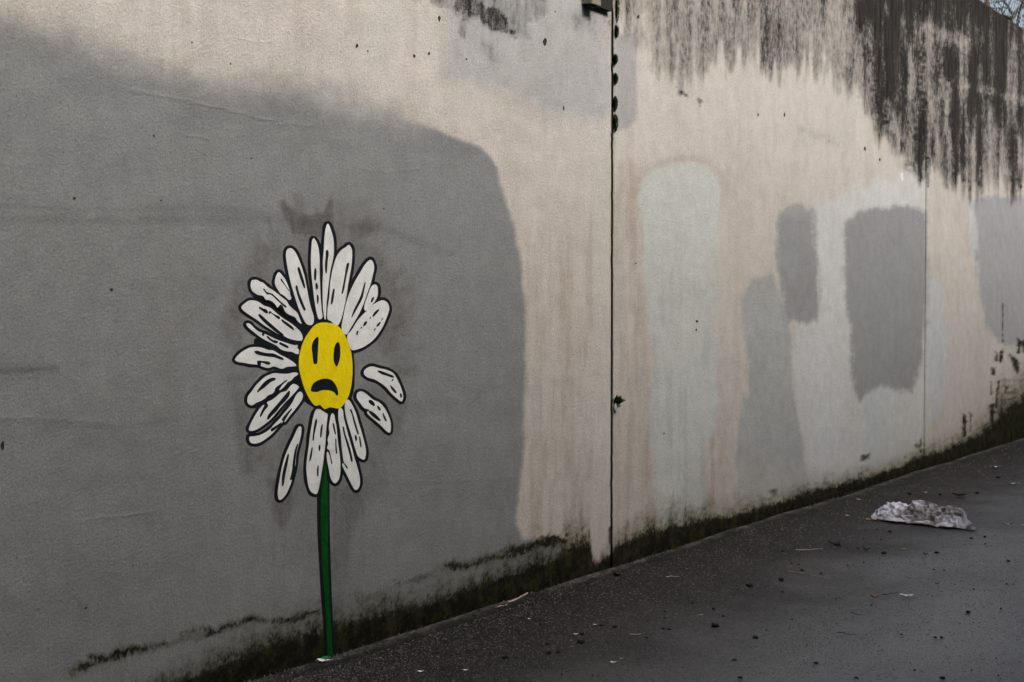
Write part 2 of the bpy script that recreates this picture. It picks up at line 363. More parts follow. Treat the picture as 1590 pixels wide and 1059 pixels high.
    for pts, s, a in (([(565, 945), (580, 930), (592, 950), (586, 972), (572, 965)], 6, .62), ([(1190, 762), (1208, 757), (1206, 775)], 3, .6), ([(1335, 707), (1352, 702), (1352, 712), (1336, 716)], 3, .75),
                      ([(1553, 545), (1558, 545), (1556, 568), (1551, 562)], 2, .95), ([(1545, 545), (1551, 548), (1549, 562), (1545, 560)], 2, .75), ([(1567, 550), (1580, 556), (1585, 575), (1580, 585), (1572, 570)], 4, .85),
                      ([(1580, 525), (1586, 530), (1584, 550), (1579, 548)], 2.5, .9), ([(1539, 570), (1545, 572), (1544, 584), (1539, 582)], 2, .85), ([(1548, 590), (1553, 590), (1549, 634), (1545, 634)], 2, .85),
                      ([(1538, 592), (1542, 594), (1541, 616), (1537, 614)], 2, .7), ([(1559, 598), (1566, 600), (1565, 614), (1559, 612)], 2.5, .75), ([(1494, 640), (1501, 645), (1501, 680), (1494, 680)], 3, .9),
                      ([(1504, 640), (1510, 640), (1508, 672), (1504, 668)], 2.5, .7), ([(1537, 624), (1545, 626), (1545, 690), (1536, 690)], 3, .9), ([(1556, 470), (1558, 470), (1558, 545), (1556, 545)], 1.6, .7),
                      ([(1587, 530), (1600, 520), (1600, 560), (1588, 548)], 3, .9), ([(1429, 680), (1432, 680), (1432, 712), (1427, 712)], 2.5, .8), ([(1420, 688), (1428, 690), (1428, 696), (1420, 695)], 2.5, .7),
                      ([(944, 818), (952, 815), (952, 850), (945, 848)], 3, .75), ([(1457, 680), (1460, 682), (1458, 690), (1454, 688)], 2.5, .7), ([(952, 618), (964, 616), (955, 640), (951, 650)], 3, .6)):
        td = np.maximum(td, 1.25 * a * poly(x, y, pts, s, 2.5, nf))
    # leaking dark line below the hairline joint and the seam beyond it
    algae = np.maximum(mo, np.maximum(td, sp_) )
    ridge = np.zeros(x.shape)
    for pts, a in (([(203, 140), (225, 143), (320, 163), (345, 168), (400, 183), (430, 187)], 1), ([(432, 193), (455, 191), (475, 196), (487, 194)], .7), ([(273, 206), (324, 215)], .8), ([(115, 812), (150, 805), (240, 795)], .9),
                   ([(357, 58), (400, 65), (425, 66)], .6), ([(0, 650), (40, 648), (170, 655)], .5), ([(560, 262), (600, 268), (650, 262)], .6), ([(1010, 593), (1110, 590), (1160, 588)], .15), ([(590, 750), (680, 748), (800, 742)], .5),
                   ([(640, 60), (660, 66)], .4), ([(30, 490), (60, 500)], .4), ([(600, 700), (690, 690)], .4), ([(10, 575), (70, 570), (120, 590)], .6), ([(240, 20), (240, 300)], .25), ([(254, 0), (254, 330)], .3)):
        ridge = np.maximum(ridge, a * np.exp(-(segd(x, y, pts)/2.6)**2))
    return col, np.clip(mould, 0, 1.6), np.clip(algae, 0, 1.5), ridge, np.clip(h/60, 0, 50)

# ------------------------------------------------------------------ wall material
def wall_mat():
    t = NT("painted_concrete"); p = t.pos('Object')
    paint = t.attr('paint', 'Color'); mould = t.attr('mould'); algae = t.attr('algae'); ridge = t.attr('ridge')
    fine = t.noise(p, 190, 4, .6); peel = t.noise(p, 85, 3, .6); mid = t.noise(p, 9, 5, .6); big = t.noise(p, 1.6, 4, .6)
    vs = t.noise(t.pos('Object', (22, 1, 1.2)), 1.0, 5, .65); vs2 = t.noise(t.pos('Object', (60, 1, 3)), 1.0, 4, .6)
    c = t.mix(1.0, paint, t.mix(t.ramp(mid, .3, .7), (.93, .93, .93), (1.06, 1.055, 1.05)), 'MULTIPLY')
    c = t.mix(t.ramp(big, .38, .7, 0, .5), c, t.mix(1.0, c, (.88, .86, .83), 'MULTIPLY'))
    c = t.mix(t.ramp(vs, .5, .8, 0, .28), c, t.mix(1.0, c, (.84, .80, .76), 'MULTIPLY'))
    c = t.mix(t.ramp(vs2, .25, .42, .22, 0), c, t.mix(1.0, c, (1.12, 1.11, 1.1), 'MULTIPLY'))
    g = t.ramp(t.math('ADD', t.math('MULTIPLY', fine, .6), t.math('MULTIPLY', t.noise(p, 260, 2, .6), .4)), .3, .7, .74, 1.24, False)
    gg = t.n("ShaderNodeCombineColor"); [t.l(g, gg.inputs[i]) for i in range(3)]
    c = t.mix(1.0, c, gg.outputs[0], 'MULTIPLY')
    gr1 = t.noise(p, 46, 8, .88); gr2 = t.noise(t.pos('Object', (1, 1, 1), (7, 3, 1)), 75, 5, .8)
    gv = t.ramp(t.math('ADD', t.math('MULTIPLY', gr1, .6), t.math('MULTIPLY', gr2, .4)), .32, .68, .72, 1.26, False)
    gc = t.n("ShaderNodeCombineColor"); [t.l(gv, gc.inputs[i]) for i in range(3)]
    c = t.mix(1.0, c, gc.outputs[0], 'MULTIPLY')
    # pits and specks
    vd = t.vor(p, 14); cellc = t.vor(p, 14, 'Color')
    sx = t.n("ShaderNodeSeparateColor"); t.l(cellc, sx.inputs[0])
    rad = t.ramp(sx.outputs[0], .80, 1.0, 0.0, .055, False)
    pit = t.math('LESS_THAN', vd, rad)
    vdb = t.vor(p, 45); cb = t.vor(p, 45, 'Color'); sb = t.n("ShaderNodeSeparateColor"); t.l(cb, sb.inputs[0])
    pit2 = t.math('LESS_THAN', vdb, t.ramp(sb.outputs[1], .86, 1.0, 0.0, .14, False))
    pits = t.math('MAXIMUM', pit, t.math('MULTIPLY', pit2, .55))
    c = t.mix(t.math('MULTIPLY', pits, .75), c, (.05, .047, .042))
    # mould: a grey wash, then black speckle and runs where the growth is dense
    sp1 = t.noise(t.pos('Object', (1, 1, .5)), 30, 6, .72); sp2 = t.noise(p, 95, 4, .75)
    br = t.math('ADD', t.math('MULTIPLY', sp1, .5), t.math('MULTIPLY', sp2, .5))
    wk = t.math('MULTIPLY', t.ramp(mould, .05, .62), t.ramp(sp1, .3, .62, .45, .85))
    c = t.mix(wk, c, t.mix(t.ramp(mould, .3, .9), t.mix(1.0, c, (.42, .415, .41), 'MULTIPLY'), (.085, .078, .072)))
    mv = t.math('ADD', mould, t.math('MULTIPLY', t.math('SUBTRACT', br, .5), 2.2))
    mk = t.ramp(mv, .55, 1.02, 0, .96)
    c = t.mix(mk, c, t.mix(t.ramp(t.noise(t.pos('Object', (16, 1, 1.8)), 1.0, 5, .7), .35, .65), (.007, .0065, .006), (.034, .030, .027)))
    # algae at the foot: olive-brown film fading up the wall, black core with a ticked edge
    tick = t.noise(t.pos('Object', (1, 1, .38)), 105, 5, .75); blot = t.noise(p, 34, 6, .75)
    ab = t.math('ADD', t.math('MULTIPLY', tick, .55), t.math('MULTIPLY', blot, .45))
    green = t.noise(p, 11, 5, .7)
    film = t.mix(t.ramp(green, .42, .62), t.mix(1.0, c, (.34, .30, .24), 'MULTIPLY'), t.mix(1.0, c, (.29, .33, .14), 'MULTIPLY'))
    c = t.mix(t.math('MULTIPLY', t.ramp(algae, .10, .85), t.ramp(ab, .3, .6, .35, 1.0)), c, film)
    av = t.math('ADD', algae, t.math('MULTIPLY', t.math('SUBTRACT', ab, .5), 2.0))
    ak = t.ramp(av, .62, 1.12, 0, .97)
    acol = t.mix(t.ramp(t.math('ADD', t.math('MULTIPLY', green, .5), t.math('MULTIPLY', ab, .5)), .44, .62), (.006, .006, .004), (.036, .034, .014))
    c = t.mix(ak, c, acol)
    hgt = t.math('ADD', t.math('MULTIPLY', fine, .35), t.math('MULTIPLY', peel, .8))
    hgt = t.math('SUBTRACT', hgt, t.math('MULTIPLY', pits, .7))
    hgt = t.math('ADD', hgt, t.math('MULTIPLY', gr1, .8))
    b = t.bump(hgt, 1.0, .0045)
    b = t.bump(t.math('ADD', t.math('MULTIPLY', ridge, .6), t.math('MULTIPLY', mid, .6)), .6, .004, b)
    b = t.bump(big, .6, .03, b)
    b = t.bump(t.math('MULTIPLY', t.math('MAXIMUM', ak, mk), t.noise(p, 60, 4, .7)), .7, .006, b)
    return t.done(c, t.ramp(t.math('MAXIMUM', ak, mk), 0, 1, .74, .95), b, t.ramp(t.math('MAXIMUM', ak, mk), 0, 1, .2, .03))
M_WALL = wall_mat()
M_CONC = simple("dark_shading_concrete", (.035, .034, .032), (.085, .08, .075), 3, .9, .4)  # dark tone keeps bounce light low off the added wall and bridge
M_SEAL = simple("joint_filler", (.004, .005, .003), (.014, .016, .008), 30, .95, .6, .004, .02)

wall = empty("retaining_wall", (J1, 0, 0))
tag(wall, "tall concrete retaining wall with patchy grey and beige overpaint, black mould on top and moss at its foot", "wall")
TH = .38
def panel(u0, u1, step_px=None, detailed=True):
    if detailed:
        nz = 560; us = []
        x0 = -45 if u0 < W(-45, 476)[0] else proj(u0, 1.5)[0]
        x1 = min(proj(u1, 1.5)[0], 1665) if u1 < 200 else 1665
        if u0 < W(-45, 476)[0]: us += list(np.linspace(u0, W(-48, 476)[0], 40))
        n = max(int((x1 - x0) / 2.8), 2)
        us += [W(v, 476)[0] for v in np.linspace(x0, x1, n)]
        if us[-1] < u1 - .02: us += list(np.linspace(us[-1] + .02, u1, 20))
        us[-1] = u1; us[0] = u0
        us = np.array(us)
        zs = np.linspace(-.05, WALL_H, nz)
    else:
        us = np.arange(u0, u1 + .01, (u1-u0)/24); zs = np.linspace(-.05, WALL_H, 60)
    U, Z = np.meshgrid(us, zs); nu, nz = len(us), len(zs)
    col, mo, al, rd, _ = wall_fields(U, Z)
    Y = np.zeros(U.shape)
    # chamfered and slightly chipped arrises at the joints, ragged top edge
    chip = fbm(U*0+3.1, Z*14, 61, 3)
    e = np.minimum(U-u0, u1-U); Y += np.clip(.004 + .005*sstep(.6, .85, chip) - e, 0, 1) * .9
    Y[-1, :] += .012 * (1 + vnoise(us*9, us*0, 5))
    Z2 = Z.copy(); Z2[-1, :] += .012 * (vnoise(us*4, us*0, 9) - .5)
    nv = U.size
    co = np.stack([U.ravel() - J1, Y.ravel(), Z2.ravel()], 1)
    idx = np.arange(nv).reshape(nz, nu)
    q = np.stack([idx[:-1, :-1].ravel(), idx[:-1, 1:].ravel(), idx[1:, 1:].ravel(), idx[1:, :-1].ravel()], 1)
    # sides, top and back share the border vertices
    bt = idx[-1, :]; lf = idx[:, 0]; rt = idx[:, -1]
    def back(ids):
        nonlocal co
        b = co[ids].copy(); b[:, 1] = TH; s = len(co); co = np.vstack([co, b]); return np.arange(s, s + len(ids))
    for ids in (bt, lf[::-1], rt):
        bk = back(ids)
        q = np.vstack([q, np.stack([ids[:-1], ids[1:], bk[1:], bk[:-1]], 1)])
    s = len(co); co = np.vstack([co, [[u0-J1, TH, -.05], [u1-J1, TH, -.05], [u1-J1, TH, WALL_H], [u0-J1, TH, WALL_H]]])
    q = np.vstack([q, [[s+1, s, s+3, s+2]]])
    me = bpy.data.meshes.new("wall_panel")
    me.vertices.add(len(co)); me.vertices.foreach_set('co', co.ravel().astype(np.float32))
    me.loops.add(q.size); me.loops.foreach_set('vertex_index', q.ravel().astype(np.int32))
    me.polygons.add(len(q)); me.polygons.foreach_set('loop_start', (np.arange(len(q))*4).astype(np.int32))
    me.update(calc_edges=True)
    def ext(a, fill):
        r = np.full(len(co), fill, np.float32); r[:nv] = a.ravel(); return r
    ca = me.attributes.new('paint', 'FLOAT_COLOR', 'POINT')
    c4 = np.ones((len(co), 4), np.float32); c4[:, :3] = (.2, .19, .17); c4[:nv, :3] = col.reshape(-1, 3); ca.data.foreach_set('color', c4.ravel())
    for nm, a, f in (('mould', mo, .9), ('algae', al, .2), ('ridge', rd, 0)):
        at = me.attributes.new(nm, 'FLOAT', 'POINT'); at.data.foreach_set('value', ext(a, f))
    me.materials.append(M_WALL)
    o = bpy.data.objects.new("wall_panel", me); COL.objects.link(o); o.parent = wall
    return o
G1, G2 = .012, .0045
panel(J1-2*PW, J1-PW-G2, detailed=False)
panel(J1-PW+G2, J1-G1)
panel(J1+G1, J2-G2)
panel(J2+G2, J2+PW-G2)
for k in range(1, 4): panel(J2+k*PW+G2, J2+(k+1)*PW-G2, detailed=False)
for u, g in ((J1-PW, G2), (J1, G1), (J2, G2), (J2+PW, G2), (J2+2*PW, G2), (J2+3*PW, G2)):
    V, F = [], []; zs = np.linspace(-.05, WALL_H-.01, 90)
    b = 0
    for i, zz in enumerate(zs):
        yy = .016 + .008 * random.random()
        V += [(u-J1-g-.002, yy, zz), (u-J1, yy - .004*random.random(), zz), (u-J1+g+.002, yy, zz)]
        if i: F += [(b-3, b-2, b+1, b), (b-2, b-1, b+2, b+1)]
        b += 3
    mesh_obj("joint_filler", V, F, M_SEAL, wall)

# ------------------------------------------------------------------ ground
def ground_mat():
    t = NT("wet_asphalt"); p = t.pos('Object')
    ag = t.vor(p, 95); agc = t.vor(p, 95, 'Color'); sx = t.n("ShaderNodeSeparateColor"); t.l(agc, sx.inputs[0])
    n1 = t.noise(p, 1.1, 5, .6); n2 = t.noise(p, 6, 5, .65); n3 = t.noise(p, 180, 3, .6); n4 = t.noise(p, .35, 3, .5)
    c = t.mix(t.ramp(n2, .3, .7), (.014, .0108, .0090), (.030, .0252, .0222))
    c = t.mix(t.ramp(sx.outputs[0], .55, 1.0, 0, .55), c, t.mix(sx.outputs[1], (.085, .080, .078), (.045, .036, .032)))
    c = t.mix(t.ramp(sx.outputs[2], .985, .998, 0, .6), c, (.12, .118, .115))
    g1 = t.noise(p, 34, 8, .9); g2 = t.noise(t.pos('Object', (1, .5, 1), (5, 2, 0)), 60, 5, .85)
    gv = t.ramp(t.math('ADD', t.math('MULTIPLY', g1, .5), t.math('MULTIPLY', g2, .5)), .33, .67, .25, 2.0, False)
    gc = t.n("ShaderNodeCombineColor"); [t.l(gv, gc.inputs[i]) for i in range(3)]
    c = t.mix(1.0, c, gc.outputs[0], 'MULTIPLY')
    c = t.mix(t.ramp(n1, .45, .75, 0, .5), c, (.026, .017, .011))
    # silt and worn edge along the wall foot
    sp = t.n("ShaderNodeSeparateXYZ"); t.l(p, sp.inputs[0])
    en = t.noise(t.pos('Object', (1, 2.5, 1)), 5, 6, .7)
    dist = t.math('MULTIPLY', sp.outputs[1], -1.0)
    ed = t.math('ADD', dist, t.math('MULTIPLY', t.math('SUBTRACT', en, .5), .16))
    e1 = t.math('MULTIPLY', t.ramp(ed, .0, .11, 1, 0), t.ramp(t.noise(p, 45, 4, .75), .40, .62, .12, .75))
    c = t.mix(e1, c, (.34, .33, .30))
    gr = t.math('MULTIPLY', t.ramp(ed, .05, .55, 1, 0), t.ramp(t.noise(p, 7, 5, .7), .40, .62, .0, .8))
    c = t.mix(gr, c, (.015, .016, .008))
    h = t.math('ADD', t.math('MULTIPLY', t.ramp(ag, 0, .6, 1, 0), .8), t.math('ADD', t.math('MULTIPLY', n3, .5), t.math('MULTIPLY', g1, 1.6)))
    wet = t.ramp(t.math('ADD', dist, t.math('MULTIPLY', t.math('SUBTRACT', n1, .5), 1.3)), .3, 2.3)
    b = t.bump(h, 1.0, .0060)
    b = t.bump(n2, .35, .012, b)
    b = t.bump(n1, .3, .03, b)
    ro = t.math('ADD', t.ramp(wet, 0, 1, .52, .30), t.math('MULTIPLY', t.ramp(n2, .3, .7), .12))
    t.set(t.b.inputs['Coat Weight'], t.math('MULTIPLY', t.math('MULTIPLY', wet, t.ramp(t.noise(t.pos('Object', (.35, 1, 1)), 1.7, 4, .6), .35, .65, .6, 1.0)), 1.0))
    t.b.inputs['Coat Roughness'].default_value = .30; t.b.inputs['Coat IOR'].default_value = 1.75; t.b.inputs['Coat Tint'].default_value = (.94, .97, 1, 1)
    t.l(b, t.b.inputs['Coat Normal'])
    return t.done(c, ro, b, t.math('MULTIPLY', t.ramp(wet, 0, 1, .12, 1.0), t.ramp(gv, .4, 1.8, .4, 1.5)))
M_GROUND = ground_mat()
xs = np.concatenate([[-150, -60, -20], np.arange(-6, 40, .25), [50, 80, 150, 400]]); ys = np.concatenate([[-400, -120, -40, -20], np.arange(-10, -.3, .25), [-.2, -.12, -.07, -.04, -.018, -.008, .02]])
V = []; F = []
for j, yy in enumerate(ys):
    for i, xx in enumerate(xs):
        zz = 0.0
        if -.1 < yy: zz = .006 + .012 * mnoise.noise(Vector((xx*1.7, yy*6, 0)))
        if yy > -.01: zz -= .03
        V.append((xx, yy + (0.006*mnoise.noise(Vector((xx*5, 3, 1))) if yy > -.05 else 0), zz + .010*mnoise.noise(Vector((xx*.5, yy*.5, 5)))*(1 if -12 < yy else 0)))
        if i and j:
            k = j*len(xs)+i; F.append((k-len(xs)-1, k-len(xs), k, k-1))
tag(mesh_obj("ground", V, F, M_GROUND, smooth=True), kind='structure')

# unseen wall and bridge added behind the camera for shade; bank above the wall
OW = -8.0
V, F = [], []
for k in range(-4, 10):
    u0 = J1 + (k)*PW; box_vf(u0+.01-J1, u0+PW-.01-J1, -.38, 0, -.05, 9.0, V, F)
ow = mesh_obj("added_shade_wall", V, F, M_CONC, loc=(J1, OW, 0))
tag(ow, "plain concrete wall added out of view behind the viewer to block light", "wall")
V, F = [], []
box_vf(-16, 0, OW-1.0, TH+1.0, .9, 1.15, V, F)
bd = mesh_obj("shade_deck", V, F, M_CONC); br_ = empty("added_shade_bridge", (-.9, 0, 4.75)); bd.parent = br_
for k in range(7):
    V, F = [], []; box_vf(-.75-k*2.4, -.35-k*2.4, OW-.9, TH+.9, 0, .895, V, F); mesh_obj("shade_girder", V, F, M_CONC, br_)
V, F = [], []; box_vf(-.25, -.02, OW-1.0, TH+1.0, 1.155, 2.1, V, F); mesh_obj("shade_parapet", V, F, M_CONC, br_)
tag(br_, "concrete bridge added out of view behind the viewer to block light", "bridge")  # unseen bridge put in to darken the left end of the wall
M_BANK = simple("bank_soil", (.035, .04, .018), (.07, .06, .035), 2, .95, .8, .02)
V, F = [], []
for i in range(40):
    for j in range(10):
        xx = -30+i*4; yy = TH+j*6
        V.append((xx, yy, WALL_H-.25+.02*j*j+.25*mnoise.noise(Vector((xx*.2, yy*.2, 2)))))
        if i and j: F.append((len(V)-1, len(V)-2, len(V)-12, len(V)-11))
tag(mesh_obj("embankment", V, F, M_BANK, smooth=True), kind='structure')

# ------------------------------------------------------------------ flower paste-up
def paper_mat(name, c1, c2, rough=.6, dirt=.5):
    t = NT(name); p = t.pos('Object')
    n1 = t.noise(p, 14, 5, .6); n2 = t.noise(p, 120, 3, .6); wr = t.noise(t.pos('Object', (1, 1, .5)), 22, 2, .4, 1.6)
    c = t.mix(t.ramp(n1, .35, .7), c1, c2)
    c = t.mix(t.ramp(t.noise(p, 5, 6, .75), .5, .72, 0, dirt), c, t.mix(1.0, c, (.72, .66, .58), 'MULTIPLY'))
    c = t.mix(t.ramp(n2, .55, .8, 0, .5), c, t.mix(1.0, c, (.55, .53, .5), 'MULTIPLY'))
    c = t.mix(t.ramp(t.noise(t.pos('Object', (3, 1, 1)), 42, 6, .8), .66, .72, 0, .85), c, (.17, .165, .155))
    c = t.mix(t.ramp(t.noise(p, 260, 2, .6), .35, .7, 0, .22), c, t.mix(1.0, c, (.6, .6, .6), 'MULTIPLY'))
    b = t.bump(n2, .5, .0022); b = t.bump(t.noise(p, 55, 3, .6), .55, .003, b)
    b = t.bump(t.ramp(wr, .485, .515), .35, .0022, b)
    return t.done(c, rough, b, .12)
M_PW = paper_mat("white_poster_paint", (.70, .70, .67), (.61, .60, .57))
M_PB = paper_mat("black_poster_paint", (.006, .0075, .010), (.010, .012, .015), .6, .1)
M_PY = paper_mat("yellow_poster_paint", (.80, .62, .005), (.72, .54, .004), .5, .3)
M_PG = paper_mat("green_poster_paint", (.003, .075, .010), (.002, .045, .007), .5, .2)

ZA = (330, 280, 3.782); ZB = (330, 520, 3.782); ZP = (350, 400, 10.59); ZQ = (350, 500, 5.295); ZR = (460, 330, 4.605); ZS = (460, 610, 5.573); ZC = (380, 740, 3.32); ZX = (0, 0, 1)
def cv(zt, pts): return [(zt[0] + a/zt[2], zt[1] + b/zt[2]) for a, b in pts]
def smooth(pts, n=4):
    out = []; N = len(pts)
    for i in range(N):
        p0, p1, p2, p3 = (np.array(pts[(i+k-1) % N]) for k in range(4))
        for s in range(n):
            t = s/n
            out.append(tuple(.5*((2*p1)+(-p0+p2)*t+(2*p0-5*p1+4*p2-p3)*t*t+(-p0+3*p1-3*p2+p3)*t**3)))
    return out
def area(p): return .5*sum(p[i][0]*p[(i+1) % len(p)][1]-p[(i+1) % len(p)][0]*p[i][1] for i in range(len(p)))
def offset(pts, w, jit=.7):
    """outline of everything within w of the polygon, found by marching rays from dense samples"""
    P = np.array(pts); s = 1 if area(pts) > 0 else -1; N = len(P); out = []
    for i in range(N):
        t = P[(i+1) % N] - P[i-1]; L = np.hypot(*t)+1e-9; nrm = np.array([t[1], -t[0]])/L*s
        out.append(P[i] + nrm*(w + jit*(vnoise(np.array(i*.35), np.array(w*3.7+P[0, 0]), 4)*2-1)))
    O = np.array(out)
    d = segd(O[:, 0], O[:, 1], pts, True)
    ins = inside(O[:, 0], O[:, 1], pts)
    keep = (d > w*.72) & ~ins
    return [tuple(o) for o, k in zip(O, keep) if k]
LAY = [0]
def decal(name, pts, h, mat, parent, org):
    """flat painted cut-out on the wall: a front face h in front of it plus its thin edge"""
    h = h + LAY[0]*.000004; LAY[0] += 1
    if len(pts) < 3: return None
    if area(pts) > 0: pts = pts[::-1]
    n = len(pts); V = []
    for (a, b) in pts:
        u, z = W(a, b); V.append((u-org[0], -h, z-org[2]))
    for (a, b) in pts:
        u, z = W(a, b); V.append((u-org[0], .0004, z-org[2]))
    F = [tuple(range(n))] + [(i, i+n, (i+1) % n+n, (i+1) % n) for i in range(n)]
    return mesh_obj(name, V, F, mat, parent)
